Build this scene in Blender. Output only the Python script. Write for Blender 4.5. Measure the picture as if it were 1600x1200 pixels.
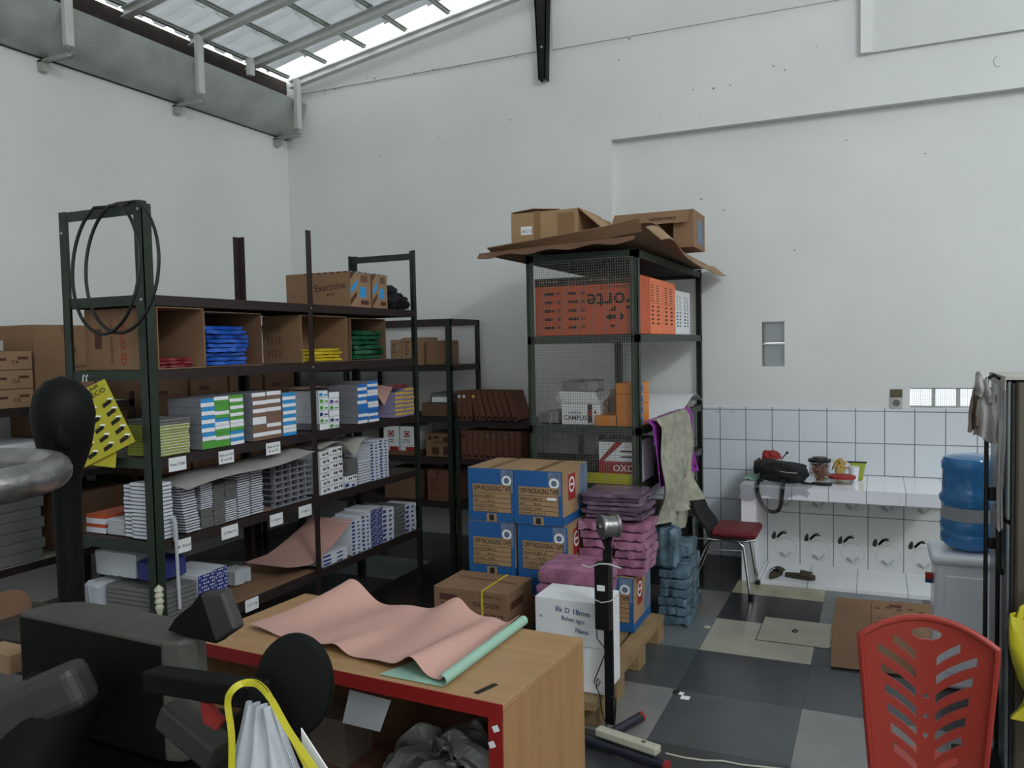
import bpy, math, random
from mathutils import Vector, Matrix, noise
random.seed(7)
for o in list(bpy.data.objects): bpy.data.objects.remove(o, do_unlink=True)
SC = bpy.context.scene
COL = SC.collection
V = Vector

# ------------------------------------------------------------------ camera
EYE = V((0.0, 0.0, 1.65))
yaw, pitch, roll, FPX = math.radians(-24.35), math.radians(2.75), math.radians(-1.18), 1262.0
FWD = V((math.sin(yaw)*math.cos(pitch), math.cos(yaw)*math.cos(pitch), -math.sin(pitch)))
_R0 = V((math.cos(yaw), -math.sin(yaw), 0)); _U0 = _R0.cross(FWD)
RGT = _R0*math.cos(roll) + _U0*math.sin(roll)
UPV = -_R0*math.sin(roll) + _U0*math.cos(roll)
cam_d = bpy.data.cameras.new('camera'); cam = bpy.data.objects.new('camera', cam_d); COL.objects.link(cam)
m = Matrix((RGT, UPV, -FWD)).transposed().to_4x4(); m.translation = EYE
cam.matrix_world = m
cam_d.sensor_width = 36.0; cam_d.lens = 36.0*FPX/1600.0; cam_d.clip_start = 0.05; cam_d.clip_end = 200
SC.camera = cam

def at(px, py, **k):
    """the point of the plane x=, y= or z= that is seen at a pixel of the 1600 x 1200 photograph"""
    d = FWD*FPX + RGT*(px-800) - UPV*(py-600)
    a, v = list(k.items())[0]; i = 'xyz'.index(a)
    return EYE + d*((v-EYE[i])/d[i])

# ------------------------------------------------------------------ light
W = bpy.data.worlds.new('world'); SC.world = W; W.use_nodes = True
bg = W.node_tree.nodes['Background']; bg.inputs[0].default_value = (0.95, 0.97, 0.96, 1); bg.inputs[1].default_value = 1.9
def area(name, loc, aim, sx, sy, power, col):
    l = bpy.data.lights.new(name, 'AREA'); l.shape = 'RECTANGLE'; l.size = sx; l.size_y = sy; l.energy = power; l.color = col
    o = bpy.data.objects.new(name, l); COL.objects.link(o); o.location = loc
    o.rotation_euler = (V(aim)-V(loc)).to_track_quat('-Z', 'Y').to_euler(); return o
area('skylight_opening', (3.9, -0.9, 6.0), (-1.0, 6.0, 1.0), 1.5, 1.2, 620, (0.90, 0.96, 1.0))
area('doorway_daylight', (2.6, -3.0, 2.2), (-2.4, 4.5, 1.2), 3.0, 2.4, 10, (0.93, 0.97, 1.0))
SC.view_settings.view_transform = 'Standard'; SC.view_settings.look = 'None'
SC.view_settings.exposure = 0.32; SC.view_settings.gamma = 1.0; SC.view_settings.use_curve_mapping = False

# ------------------------------------------------------------------ materials
def lin(c):
    return tuple(((x/255.0)/12.92 if x/255.0 <= .04045 else ((x/255.0+.055)/1.055)**2.4) for x in c)
MATS = {}
BRIGHT = {'wall_paint', 'panel_paint', 'trim_paint', 'wall_tile', 'counter_tile', 'counter_front', 'niche_slab', 'niche_tile', 'tile_glaze', 'zinc', 'galv', 'chrome', 'dull_steel', 'white_plastic', 'lab_white', 'leaf_grey', 'leaf_shade', 'white_card', 'orange_lit', 'pages', 'lab_blue', 'lab_deep', 'lab_green', 'lab_brown', 'lab_yellow', 'lab_navy', 'lab_purple', 'water_blue', 'mesh_wire', 'roof_sheet'}
def mat(name, rgb, rough=.6, metal=0.0, var=0.0, vscale=6.0, bump=0.0, bscale=80.0, spec=None, trans=0.0, alpha=1.0, streak=None, emit=0):
    if name in MATS: return MATS[name]
    M = bpy.data.materials.new(name); M.use_nodes = True; nt = M.node_tree; N = nt.nodes; L = nt.links
    b = N['Principled BSDF']; c = lin(rgb)
    if name not in BRIGHT: c = tuple(v*.66 for v in c)
    b.inputs['Base Color'].default_value = (*c, 1); b.inputs['Roughness'].default_value = rough; b.inputs['Metallic'].default_value = metal
    if spec is not None: b.inputs['Specular IOR Level'].default_value = spec
    if trans: b.inputs['Transmission Weight'].default_value = trans
    if alpha < 1: b.inputs['Alpha'].default_value = alpha
    if emit: b.inputs['Emission Color'].default_value = (*c, 1); b.inputs['Emission Strength'].default_value = emit
    if var or bump:
        tc = N.new('ShaderNodeTexCoord'); mp = N.new('ShaderNodeMapping'); L.new(tc.outputs['Object'], mp.inputs[0])
        if streak: mp.inputs['Scale'].default_value = streak
    if var:
        n = N.new('ShaderNodeTexNoise'); n.inputs['Scale'].default_value = vscale; n.inputs['Detail'].default_value = 5
        L.new(mp.outputs[0], n.inputs['Vector'])
        r = N.new('ShaderNodeValToRGB'); r.color_ramp.elements[0].position = .3; r.color_ramp.elements[1].position = .7
        r.color_ramp.elements[0].color = (*[x*(1-var) for x in c], 1); r.color_ramp.elements[1].color = (*[min(1, x*(1+var*.6)) for x in c], 1)
        L.new(n.outputs['Fac'], r.inputs[0]); L.new(r.outputs[0], b.inputs['Base Color'])
    if bump:
        n2 = N.new('ShaderNodeTexNoise'); n2.inputs['Scale'].default_value = bscale; n2.inputs['Detail'].default_value = 4
        L.new(mp.outputs[0], n2.inputs['Vector']); bp = N.new('ShaderNodeBump'); bp.inputs['Strength'].default_value = bump; bp.inputs['Distance'].default_value = .01
        L.new(n2.outputs['Fac'], bp.inputs['Height']); L.new(bp.outputs[0], b.inputs['Normal'])
    MATS[name] = M; return M
def tiles(name, rgb, grout, u, v, w, h, u0=0.0, v0=0.0, mortar=.004, rough=.15):
    """a grid of glazed tiles in the plane of the two object axes u and v"""
    M = mat(name, rgb, rough); nt = M.node_tree; N = nt.nodes; L = nt.links; b = N['Principled BSDF']
    g = N.new('ShaderNodeNewGeometry'); s = N.new('ShaderNodeSeparateXYZ'); c = N.new('ShaderNodeCombineXYZ'); L.new(g.outputs['Position'], s.inputs[0])
    for i, (ax, off) in enumerate(((u, u0), (v, v0))):
        a = N.new('ShaderNodeMath'); a.operation = 'SUBTRACT'; L.new(s.outputs[ax], a.inputs[0]); a.inputs[1].default_value = off; L.new(a.outputs[0], c.inputs[i])
    br = N.new('ShaderNodeTexBrick'); br.offset = 0; br.squash = 1; L.new(c.outputs[0], br.inputs['Vector'])
    br.inputs['Scale'].default_value = 1; br.inputs['Brick Width'].default_value = w; br.inputs['Row Height'].default_value = h
    br.inputs['Mortar Size'].default_value = mortar; br.inputs['Mortar Smooth'].default_value = .1; br.inputs['Bias'].default_value = 0
    cc = lin(rgb); br.inputs['Color1'].default_value = (*cc, 1); br.inputs['Color2'].default_value = (*[x*.96 for x in cc], 1); br.inputs['Mortar'].default_value = (*lin(grout), 1)
    L.new(br.outputs['Color'], b.inputs['Base Color'])
    bp = N.new('ShaderNodeBump'); bp.invert = True; bp.inputs['Strength'].default_value = .4; bp.inputs['Distance'].default_value = .002
    L.new(br.outputs['Fac'], bp.inputs['Height']); L.new(bp.outputs[0], b.inputs['Normal'])
    return M

mat('wall_paint', (217, 220, 218), .75, var=.05, vscale=1.2, bump=.05, bscale=25)
mat('panel_paint', (208, 211, 208), .7, var=.03, vscale=2)
mat('trim_paint', (222, 224, 220), .6)
mat('hole', (24, 22, 20), .9)
mat('dark_wood', (62, 52, 44), .8, var=.3, vscale=8)
mat('galv', (168, 174, 168), .45, .35, var=.18, vscale=5, bump=.12, bscale=6)
mat('zinc', (205, 208, 205), .45, .35, var=.08, vscale=10)
mat('green_steel', (40, 56, 42), .45, .0, var=.25, vscale=14, bump=.05)
mat('brown_steel', (52, 40, 37), .5, .0, var=.2, vscale=14)
mat('brown_board', (72, 54, 46), .7, var=.25, vscale=9)
mat('black_steel', (22, 22, 24), .5, spec=.25)
mat('mesh_wire', (128, 128, 122), .5, .5)
mat('card', (160, 124, 92), .85, var=.1, vscale=5, bump=.05, bscale=60)
mat('card_light', (178, 145, 110), .85, var=.08, vscale=5)
mat('card_dark', (132, 98, 74), .85, var=.15, vscale=6)
mat('card_red', (134, 88, 68), .85, var=.12, vscale=6)
mat('card_in', (150, 112, 82), .9, var=.08)
mat('card_edge', (206, 178, 140), .9)
mat('kraft', (190, 155, 114), .8, var=.1, vscale=6)
mat('tape', (158, 120, 78), .25)
mat('ink', (44, 34, 30), .8)
mat('ink_brown', (96, 54, 40), .8)
mat('ink_black', (22, 22, 24), .7)
mat('ink_red', (176, 44, 40), .7)
mat('ink_blue', (50, 80, 140), .7)
mat('orange_card', (224, 100, 54), .6, var=.05)
mat('orange_lit', (232, 124, 78), .55, var=.04)  # lit copy of the orange: light from the right put into the colour
mat('orange_box', (246, 148, 40), .5)
mat('white_card', (226, 228, 230), .6, var=.03)
mat('paper', (214, 210, 200), .7, var=.04)
mat('paper_grey', (196, 193, 186), .7, var=.05)
mat('blue_card', (36, 108, 178), .5, var=.06)
mat('lilac_print', (126, 146, 176), .6, var=.4, vscale=14)
mat('pink_paper', (232, 182, 168), .7, var=.04, vscale=4)
mat('mint_paper', (178, 222, 200), .65, var=.04)
mat('box_grey', (150, 152, 162), .6, var=.05)
mat('lab_white', (236, 238, 242), .5)
mat('lab_blue', (52, 146, 208), .5)
mat('lab_deep', (42, 118, 200), .5)
mat('lab_green', (84, 160, 62), .5)
mat('lab_brown', (128, 98, 80), .5)
mat('lab_yellow', (232, 190, 74), .5)
mat('lab_lilac', (170, 160, 196), .5)
mat('lab_navy', (44, 54, 120), .5)
mat('lab_purple', (92, 72, 128), .5)
mat('pad_green', (190, 200, 96), .6, var=.2, vscale=30)
mat('pages', (208, 212, 220), .7, var=.06, vscale=60, streak=(1, 1, 20))
mat('cover_dark', (58, 60, 70), .5)
mat('page_grey', (128, 130, 128), .7, var=.1, vscale=50, streak=(1, 1, 20))
mat('clear_film', (210, 216, 222), .12, trans=.55, alpha=.35)
mat('bag_blue', (40, 104, 214), .3, var=.25, vscale=10, bump=.5, bscale=18)
mat('bag_yellow', (236, 208, 40), .3, var=.1, vscale=10, bump=.3, bscale=18)
mat('bag_green', (26, 98, 62), .25, var=.3, vscale=10, bump=.5, bscale=18)
mat('bag_red', (160, 56, 68), .25, var=.3, vscale=14, bump=.5, bscale=18)
mat('bag_pink', (196, 132, 166), .25, var=.35, vscale=12, bump=.9, bscale=22)
mat('bag_mauve', (128, 104, 130), .2, var=.3, vscale=12, bump=.8, bscale=20)
mat('bag_teal', (104, 132, 148), .22, var=.65, vscale=11, bump=1.0, bscale=20)
mat('bag_white', (216, 222, 230), .35, var=.06, bump=.3, bscale=10)
mat('bag_lemon', (232, 222, 52), .4, var=.08, bump=.3, bscale=12)
mat('black_cloth', (20, 20, 23), .85, bump=.4, bscale=30)
mat('black_rubber', (16, 16, 17), .45)
mat('grey_cloth', (186, 186, 166), .9, var=.35, vscale=16, bump=.9, bscale=22)
mat('purple_cloth', (172, 62, 182), .85, var=.1, bump=.3)
mat('towel', (196, 192, 190), .9, var=.08, bump=.5)
mat('towel_brown', (128, 112, 98), .9, var=.2, bump=.5)
mat('maroon', (122, 18, 32), .6, var=.08)
mat('chrome', (200, 200, 200), .12, 1.0)
mat('dull_steel', (150, 150, 148), .3, .9, var=.3, vscale=18, bump=.3, bscale=30)
mat('cast_iron', (92, 92, 84), .6, .2, var=.2, vscale=10, bump=.2, bscale=30)
mat('iron_black', (11, 11, 11), .6, .0, spec=.18)
mat('iron_grey', (62, 60, 57), .55, .1, var=.1)
mat('red_paint', (168, 34, 32), .5)
mat('red_plastic', (178, 62, 50), .3)
mat('beech', (202, 160, 112), .42, var=.13, vscale=3, streak=(.6, 7, .6))
mat('beech_side', (196, 152, 104), .42, var=.15, vscale=3, streak=(.6, 7, .6))
mat('pallet', (168, 140, 98), .85, var=.25, vscale=7)
mat('tile_glaze', (232, 234, 238), .12)
mat('niche_floor', (228, 230, 234), .1)
mat('leaf_dark', (38, 62, 40), .3); mat('leaf_grey', (178, 182, 180), .2); mat('leaf_shade', (150, 148, 148), .2)
mat('water_blue', (66, 136, 196), .12, trans=.4)
mat('label_strip', (190, 196, 204), .4)
mat('white_plastic', (220, 224, 232), .25)
mat('cream_plastic', (222, 220, 196), .35)
mat('navy_tube', (40, 44, 58), .4)
mat('fridge_side', (92, 86, 72), .35, .2); mat('fridge_door', (128, 136, 140), .3, .5, var=.15); mat('gasket', (22, 20, 20), .6)
mat('sandal', (74, 68, 48), .8, var=.2)
mat('glass_clear', (235, 240, 240), .03, trans=.9, alpha=.45)
mat('cookies', (172, 100, 58), .8, var=.3, vscale=40)
mat('noodle', (232, 196, 110), .7, var=.2, vscale=30)
mat('lime', (170, 184, 50), .5)
mat('socket', (216, 214, 200), .4); mat('switch_dark', (104, 100, 72), .5)
for n_, c_, f_ in (('skylight_block', (.92, .95, 1), .75), ('dull_block', (.62, .66, .68), .35)):
    M_ = bpy.data.materials.new(n_); M_.use_nodes = True; nt_ = M_.node_tree; b0 = nt_.nodes['Principled BSDF']; b0.inputs['Base Color'].default_value = (*[x*.6 for x in c_], 1); b0.inputs['Roughness'].default_value = .15
    t_ = nt_.nodes.new('ShaderNodeBsdfTransparent'); t_.inputs[0].default_value = (*c_, 1); x_ = nt_.nodes.new('ShaderNodeMixShader'); x_.inputs[0].default_value = f_
    nt_.links.new(b0.outputs[0], x_.inputs[1]); nt_.links.new(t_.outputs[0], x_.inputs[2]); nt_.links.new(x_.outputs[0], nt_.nodes['Material Output'].inputs[0]); MATS[n_] = M_
mat('crumple', (150, 150, 148), .35, var=.5, vscale=6, bump=.4, bscale=12)
def floor_mat(n, c): return mat(n, c, .2, var=.12, vscale=4, bump=.03, bscale=10)
FL = {k: floor_mat('floor_'+k, c) for k, c in dict(k=(22, 23, 26), c=(200, 196, 180), y=(198, 194, 160), b=(128, 134, 136), d=(72, 76, 78), s=(88, 94, 97), w=(132, 126, 118), g=(150, 150, 148), n=(48, 48, 48)).items()}

# ------------------------------------------------------------------ mesh building
GL = {}
FONT = bpy.data.fonts[0] if len(bpy.data.fonts) else None
def glyphs(s):
    if s in GL: return GL[s]
    cu = bpy.data.curves.new('t', 'FONT'); cu.body = s; cu.size = 1.0; cu.resolution_u = 2; cu.offset = .012
    cu.dimensions = '2D'
    o = bpy.data.objects.new('t', cu); COL.objects.link(o)
    dg = bpy.context.evaluated_depsgraph_get(); dg.update()
    me = bpy.data.meshes.new_from_object(o.evaluated_get(dg))
    vs = [tuple(v.co) for v in me.vertices]; fs = [tuple(p.vertices) for p in me.polygons]
    bpy.data.objects.remove(o, do_unlink=True); bpy.data.curves.remove(cu); bpy.data.meshes.remove(me)
    if vs:
        xs = [v[0] for v in vs]; ys = [v[1] for v in vs]; x0, x1, y0, y1 = min(xs), max(xs), min(ys), max(ys)
    else: x0 = x1 = y0 = y1 = 0
    GL[s] = (vs, fs, x0, x1, y0, y1); return GL[s]

class MB:
    def __init__(s): s.v = []; s.f = []; s.m = []; s.sm = []
    def add(s, vs, fs, mi=0, smooth=False):
        b = len(s.v); s.v += [V(v) for v in vs]; s.f += [tuple(b+i for i in f) for f in fs]; s.m += [mi]*len(fs); s.sm += [smooth]*len(fs); return s
    def box(s, x0, x1, y0, y1, z0, z1, mi=0, M=None):
        vs = [V((x, y, z)) for z in (z0, z1) for y in (y0, y1) for x in (x0, x1)]
        if M: vs = [M @ v for v in vs]
        return s.add(vs, [(0, 2, 3, 1), (4, 5, 7, 6), (0, 1, 5, 4), (2, 6, 7, 3), (0, 4, 6, 2), (1, 3, 7, 5)], mi)
    def bar(s, p, q, w, h, mi=0, up=(0, 0, 1)):
        """a straight bar w wide and h high from p to q"""
        p, q = V(p), V(q); d = (q-p); L = d.length; d.normalize(); u = V(up)
        if abs(d.dot(u)) > .98: u = V((0, 1, 0))
        r = d.cross(u).normalized(); u = r.cross(d)
        M = Matrix((d, r, u)).transposed().to_4x4(); M.translation = p
        return s.box(0, L, -w/2, w/2, -h/2, h/2, mi, M)
    def tube(s, pts, r, n=10, mi=0, closed=False, smooth=True):
        pts = [V(p) for p in pts]; k = len(pts); rs = r if isinstance(r, (list, tuple)) else [r]*k; vs = []; prev = None
        for i, p in enumerate(pts):
            a = pts[(i-1) % k] if (closed or i > 0) else p; b = pts[(i+1) % k] if (closed or i < k-1) else p
            d = (b-a).normalized()
            if prev is None:
                u = V((0, 0, 1)) if abs(d.z) < .9 else V((1, 0, 0)); u = (u-d*u.dot(d)).normalized()
            else: u = (prev-d*prev.dot(d)).normalized()
            prev = u; w = d.cross(u)
            vs += [p+(u*math.cos(t)+w*math.sin(t))*rs[i] for t in [2*math.pi*j/n for j in range(n)]]
        fs = []
        for i in range(k if closed else k-1):
            for j in range(n):
                a, b = i*n+j, i*n+(j+1) % n; c, d = ((i+1) % k)*n+(j+1) % n, ((i+1) % k)*n+j; fs.append((a, b, c, d))
        if not closed: fs += [tuple(range(n))[::-1], tuple((k-1)*n+j for j in range(n))]
        return s.add(vs, fs, mi, smooth)
    def cyl(s, p, q, r, r2=None, n=20, mi=0): return s.tube([p, q], [r, r if r2 is None else r2], n, mi)
    def lathe(s, prof, c=(0, 0, 0), n=28, mi=0, M=None, sx=1, sy=1):
        c = V(c); vs = []; fs = []; k = len(prof)
        for r, z in prof: vs += [V((r*sx*math.cos(2*math.pi*j/n), r*sy*math.sin(2*math.pi*j/n), z)) for j in range(n)]
        if M: vs = [M @ v for v in vs]
        vs = [v+c for v in vs]
        for i in range(k-1):
            for j in range(n): fs.append((i*n+j, i*n+(j+1) % n, (i+1)*n+(j+1) % n, (i+1)*n+j))
        fs += [tuple(range(n))[::-1], tuple((k-1)*n+j for j in range(n))]
        return s.add(vs, fs, mi, True)
    def sheet(s, fn, nu, nv, th=.001, mi=0, smooth=True):
        """a grid surface fn(u, v) with a real thickness th"""
        g = [[V(fn(i/nu, j/nv)) for i in range(nu+1)] for j in range(nv+1)]; vs = []; top = {}
        def nor(i, j):
            a = g[j][min(i+1, nu)]-g[j][max(i-1, 0)]; b = g[min(j+1, nv)][i]-g[max(j-1, 0)][i]; n = a.cross(b)
            return n.normalized() if n.length > 1e-12 else V((0, 0, 1))
        for sg in (.5, -.5):
            for j in range(nv+1):
                for i in range(nu+1): vs.append(g[j][i]+nor(i, j)*th*sg)
        o = (nu+1)*(nv+1); I = lambda i, j: j*(nu+1)+i; fs = []
        for j in range(nv):
            for i in range(nu):
                fs.append((I(i, j), I(i+1, j), I(i+1, j+1), I(i, j+1))); fs.append((o+I(i, j), o+I(i, j+1), o+I(i+1, j+1), o+I(i+1, j)))
        for i in range(nu): fs.append((I(i, 0), o+I(i, 0), o+I(i+1, 0), I(i+1, 0))); fs.append((I(i, nv), I(i+1, nv), o+I(i+1, nv), o+I(i, nv)))
        for j in range(nv): fs.append((I(0, j), I(0, j+1), o+I(0, j+1), o+I(0, j))); fs.append((I(nu, j), o+I(nu, j), o+I(nu, j+1), I(nu, j+1)))
        return s.add(vs, fs, mi, smooth)
    def prism(s, poly, d, mi=0):
        """a flat outline (3D points) pushed along d"""
        k = len(poly); p = [V(q) for q in poly]; d = V(d)
        return s.add(p+[q+d for q in p], [tuple(range(k))[::-1], tuple(range(k, 2*k))]+[(i, (i+1) % k, k+(i+1) % k, k+i) for i in range(k)], mi)
    def blob(s, c, r, seed=0, amp=.25, fr=6, n=18, mi=0, M=None):
        """a lumpy closed body"""
        vs = []; c = V(c)
        for i in range(1, n):
            for j in range(2*n):
                a, b = math.pi*i/n, math.pi*j/n; d = V((math.sin(a)*math.cos(b), math.sin(a)*math.sin(b), math.cos(a)))
                sq = 1/max(abs(d.x), abs(d.y), abs(d.z))**.55
                k = (1+amp*noise.noise(d*fr*.5+V((seed*3.1, seed, 0)))+amp*.5*noise.noise(d*fr+V((seed, 7, seed))))*sq
                vs.append(V((d.x*r[0]*k, d.y*r[1]*k, d.z*r[2]*k)))
        vs += [V((0, 0, r[2])), V((0, 0, -r[2]))]
        if M: vs = [M @ v for v in vs]
        vs = [v+c for v in vs]
        m2 = 2*n; fs = [(i*m2+j, (i+1)*m2+j, (i+1)*m2+(j+1) % m2, i*m2+(j+1) % m2) for i in range(n-2) for j in range(m2)]
        T = (n-1)*m2; fs += [(T, j, (j+1) % m2) for j in range(m2)]+[(T+1, (n-2)*m2+(j+1) % m2, (n-2)*m2+j) for j in range(m2)]
        return s.add(vs, fs, mi, True)
    def text(s, t, h, o, right, up, mi=0, w=None, mid=False):
        """lettering h high (w wide) whose lower left corner is o"""
        vs, fs, x0, x1, y0, y1 = glyphs(t); right, up, o = V(right).normalized(), V(up).normalized(), V(o)
        if not vs: return s
        k = h/(y1-y0); kx = k if w is None else w/(x1-x0); off = -(x1-x0)*kx/2 if mid else 0
        return s.add([o+right*((v[0]-x0)*kx+off)+up*((v[1]-y0)*k) for v in vs], fs, mi)
    def build(s, name, mats, parent=None, origin=None, bevel=0, sub=0, seg=2, kind=None):
        mats = mats if isinstance(mats, (list, tuple)) else [mats]
        if parent is not None: Mi = WM[parent.name].inverted()
        else:
            if origin is None:
                origin = V([(min(v[i] for v in s.v)+max(v[i] for v in s.v))/2 for i in (0, 1)]+[min(v.z for v in s.v)])
            Mi = Matrix.Translation(-V(origin))
        me = bpy.data.meshes.new(name); me.from_pydata([tuple(Mi @ v) for v in s.v], [], s.f)
        for q in mats: me.materials.append(MATS[q] if isinstance(q, str) else q)
        me.polygons.foreach_set('material_index', s.m); me.polygons.foreach_set('use_smooth', s.sm); me.update()
        o = bpy.data.objects.new(name, me); COL.objects.link(o)
        if parent is not None: o.parent = parent; WM[o.name] = WM[parent.name]
        else: o.location = origin; WM[o.name] = Matrix.Translation(V(origin))
        if any(s.sm): q = o.modifiers.new('e', 'EDGE_SPLIT'); q.split_angle = .75
        if bevel: b = o.modifiers.new('b', 'BEVEL'); b.width = bevel; b.segments = seg; b.limit_method = 'ANGLE'; b.angle_limit = .9
        if sub: q = o.modifiers.new('s', 'SUBSURF'); q.levels = sub; q.render_levels = sub
        if kind: o['kind'] = kind
        return o
WM = {}
def chk(s):
    if not 4 <= len(s.split()) <= 16: print('LONG', len(s.split()), s)
def thing(name, label, cat, loc, group=None):
    o = bpy.data.objects.new(name, None); COL.objects.link(o); o.location = loc; o.empty_display_size = .05
    chk(label); o['label'] = label; o['category'] = cat
    if group: o['group'] = group
    WM[o.name] = Matrix.Translation(V(loc)); return o
def tag(o, label, cat, group=None):
    chk(label); o['label'] = label; o['category'] = cat
    if group: o['group'] = group
    return o
ORD = ['lowest', 'second', 'third', 'fourth', 'fifth', 'sixth', 'seventh', 'eighth', 'ninth', 'tenth', 'eleventh', 'twelfth', 'thirteenth', 'fourteenth', 'fifteenth', 'sixteenth', 'seventeenth', 'eighteenth', 'nineteenth', 'twentieth', 'twenty-first', 'twenty-second', 'twenty-third', 'twenty-fourth', 'twenty-fifth', 'twenty-sixth']
def nth(i, n):
    if i == 0: return 'lowest'
    if i == n-1: return 'topmost'
    return ORD[i]+' up'
FACES = {'x': ((1, 0, 0), (0, 1, 0), (0, 0, 1)), 'y': ((0, -1, 0), (1, 0, 0), (0, 0, 1)), 'z': ((0, 0, 1), (1, 0, 0), (0, 1, 0))}
def face(b, f):
    x0, x1, y0, y1, z0, z1 = b
    o = {'x': (x1, y0, z0), 'y': (x0, y0, z0), 'z': (x0, y0, z1)}[f]; w, h = {'x': (y1-y0, z1-z0), 'y': (x1-x0, z1-z0), 'z': (x1-x0, y1-y0)}[f]
    n, r, u = [V(q) for q in FACES[f]]; return V(o), w, h, n, r, u
def prints(b, items, parent, mats, name='printing'):
    """printed lettering and shapes on a box: ('t', face, u, v, height, text, material, turn) or ('r', face, u0, u1, v0, v1, material)"""
    m = MB()
    for k, it in enumerate(items):
        o, w, h, n, r, u = face(b, it[1])
        if it[0] == 't':
            _, f, uu, vv, hh, txt, mi, turn = (it+(0,))[:8]; a = math.radians(turn)
            g_ = glyphs(txt); nat = (g_[3]-g_[2])*hh/max(1e-6, g_[5]-g_[4]); room = {0: (.93-uu)*w, 180: (uu-.02)*w, -90: (vv-.05)*h}.get(turn, (.93-uu)*w); wd = min(nat, room)
            m.text(txt, hh, o+n*(.0012+.0002*k/len(items))+r*(uu*w)+u*(vv*h), r*math.cos(a)+u*math.sin(a), u*math.cos(a)-r*math.sin(a), mi, w=wd)
        elif it[0] == 'r':
            _, f, u0, u1, v0, v1, mi = it; q = n*(.0004+.00008*k)
            m.add([o+r*(a*w)+u*(c*h)+q for a, c in ((u0, v0), (u1, v0), (u1, v1), (u0, v1))], [(0, 1, 2, 3)], mi)
        elif it[0] == 'p':
            _, f, pts, mi = it; q = n*(.0004+.00008*k); m.add([o+r*(a*w)+u*(c*h)+q for a, c in pts], [tuple(range(len(pts)))], mi)
        elif it[0] == 'ring':
            _, f, cu, cv, rad, th, mi = it; q = n*(.0004+.00008*k); c0 = o+r*(cu*w)+u*(cv*h)+q; N_ = 24
            vs = [c0+(r*math.cos(2*math.pi*j/N_)+u*math.sin(2*math.pi*j/N_))*rr for rr in (rad, rad-th) for j in range(N_)]
            m.add(vs, [(j, (j+1) % N_, N_+(j+1) % N_, N_+j) for j in range(N_)] if th < rad else [tuple(range(N_))], mi)
    return m.build(name, mats, parent)
def carton(label, b, body='card', items=None, pm=None, tape=True, group=None, name='cardboard_box', cat='box', turn=0.0, seam='x'):
    x0, x1, y0, y1, z0, z1 = b
    t = thing(name, label, cat, ((x0+x1)/2, (y0+y1)/2, z0), group)
    bd_ = MB().box(*b).build('carton_body', body, t, bevel=.003)
    if tape:
        m = MB(); ym, xm = (y0+y1)/2, (x0+x1)/2
        if seam == 'x': m.box(x0-.001, x1+.001, ym-.022, ym+.022, z1-.05, z1+.0012)
        else: m.box(xm-.022, xm+.022, y0-.001, y1+.001, z1-.05, z1+.0012)
        m.build('packing_tape', 'tape', bd_)
    if items: prints(b, items, bd_, pm or ['ink'])
    if turn: t.rotation_euler[2] = turn
    return t
def open_carton(label, b, openf='x', body='card', items=None, pm=None, group=None, th=.005, flaps=()):
    x0, x1, y0, y1, z0, z1 = b
    t = thing('open_cardboard_box', label, 'box', ((x0+x1)/2, (y0+y1)/2, z0), group); m = MB()
    m.box(x0, x1, y0, y1, z0, z0+th); 
    if openf != 'z': m.box(x0, x1, y0, y1, z1-th, z1)
    m.box(x0, x1, y0, y0+th, z0+th, z1-th); m.box(x0, x1, y1-th, y1, z0+th, z1-th)
    m.box(x0, x0+th, y0+th, y1-th, z0+th, z1-th)
    if openf != 'x': m.box(x1-th, x1, y0+th, y1-th, z0+th, z1-th)
    m.build('carton_body', body, t, bevel=.001)
    for fl in flaps: MB().prism([V(q) for q in fl[0]], fl[1]).build('flap', body, t)
    if items: prints(b, items, t, pm or ['ink'])
    return t
# ------------------------------------------------------------------ the room
XL, YM, YR = -5.08, 6.19, 6.27
def slab(name, mats, boxes, **k):
    m = MB()
    for b in boxes: m.box(*b[:6], mi=(b[6] if len(b) > 6 else 0))
    return m.build(name, mats, kind='structure', **k)
# floor: square tiles laid in a patchwork of colours
XS = [-5.1-.57*2]; x = -.87-.57*8
XS = [-.87+.565*i for i in range(-8, 10)]; YS = [3.21+.535*i for i in range(-14, 7)]
pat = {(-1, 2): 'd', (-1, 1): 'g'}
key = 'kcybdswgn'
cells = {}
for j in range(len(YS)-1):
    for i in range(len(XS)-1):
        xi, yj = i-8, j-14
        cells[(xi, yj)] = random.choice('sdngdsbd')
cells.update({(0, 0): 's', (0, 1): 'd', (0, 2): 'c', (0, 3): 'k', (0, 4): 'y', (0, -1): 'd', (-1, 0): 'g', (-1, 1): 's', (-1, 2): 'b', (-1, 3): 'w', (-1, 4): 'n', (-1, 5): 'n',
              (1, 0): 'g', (1, -1): 'g', (1, 1): 'd', (1, 2): 's', (1, 3): 'b', (1, 4): 'b', (-2, 4): 'n', (-2, 3): 'd', (-3, 2): 'n', (-3, 3): 'n', (-4, 3): 'n', (-3, 4): 'g', (-2, 2): 'd', (-4, 2): 'n', (-3, 1): 'n', (-4, 1): 'n', (-1, -1): 'd', (-4, 4): 'n'})
m = MB(); keys = list(FL)
for (xi, yj), c in cells.items():
    if xi+8 >= len(XS)-1 or yj+14 >= len(YS)-1: continue
    x0, x1, y0, y1 = XS[xi+8], XS[xi+9], YS[yj+14], YS[yj+15]; g = .0012
    m.box(x0+g, x1-g, y0+g, min(y1, 6.4)-g, -.012, 0, mi=keys.index(c)+1)
m.box(XS[0], XS[-1], YS[0], 6.4, -.05, -.0035, 0)
m.build('floor', [floor_mat('grout', (120, 118, 112))]+[FL[k] for k in keys], kind='structure', origin=(0, 0, 0))
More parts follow.
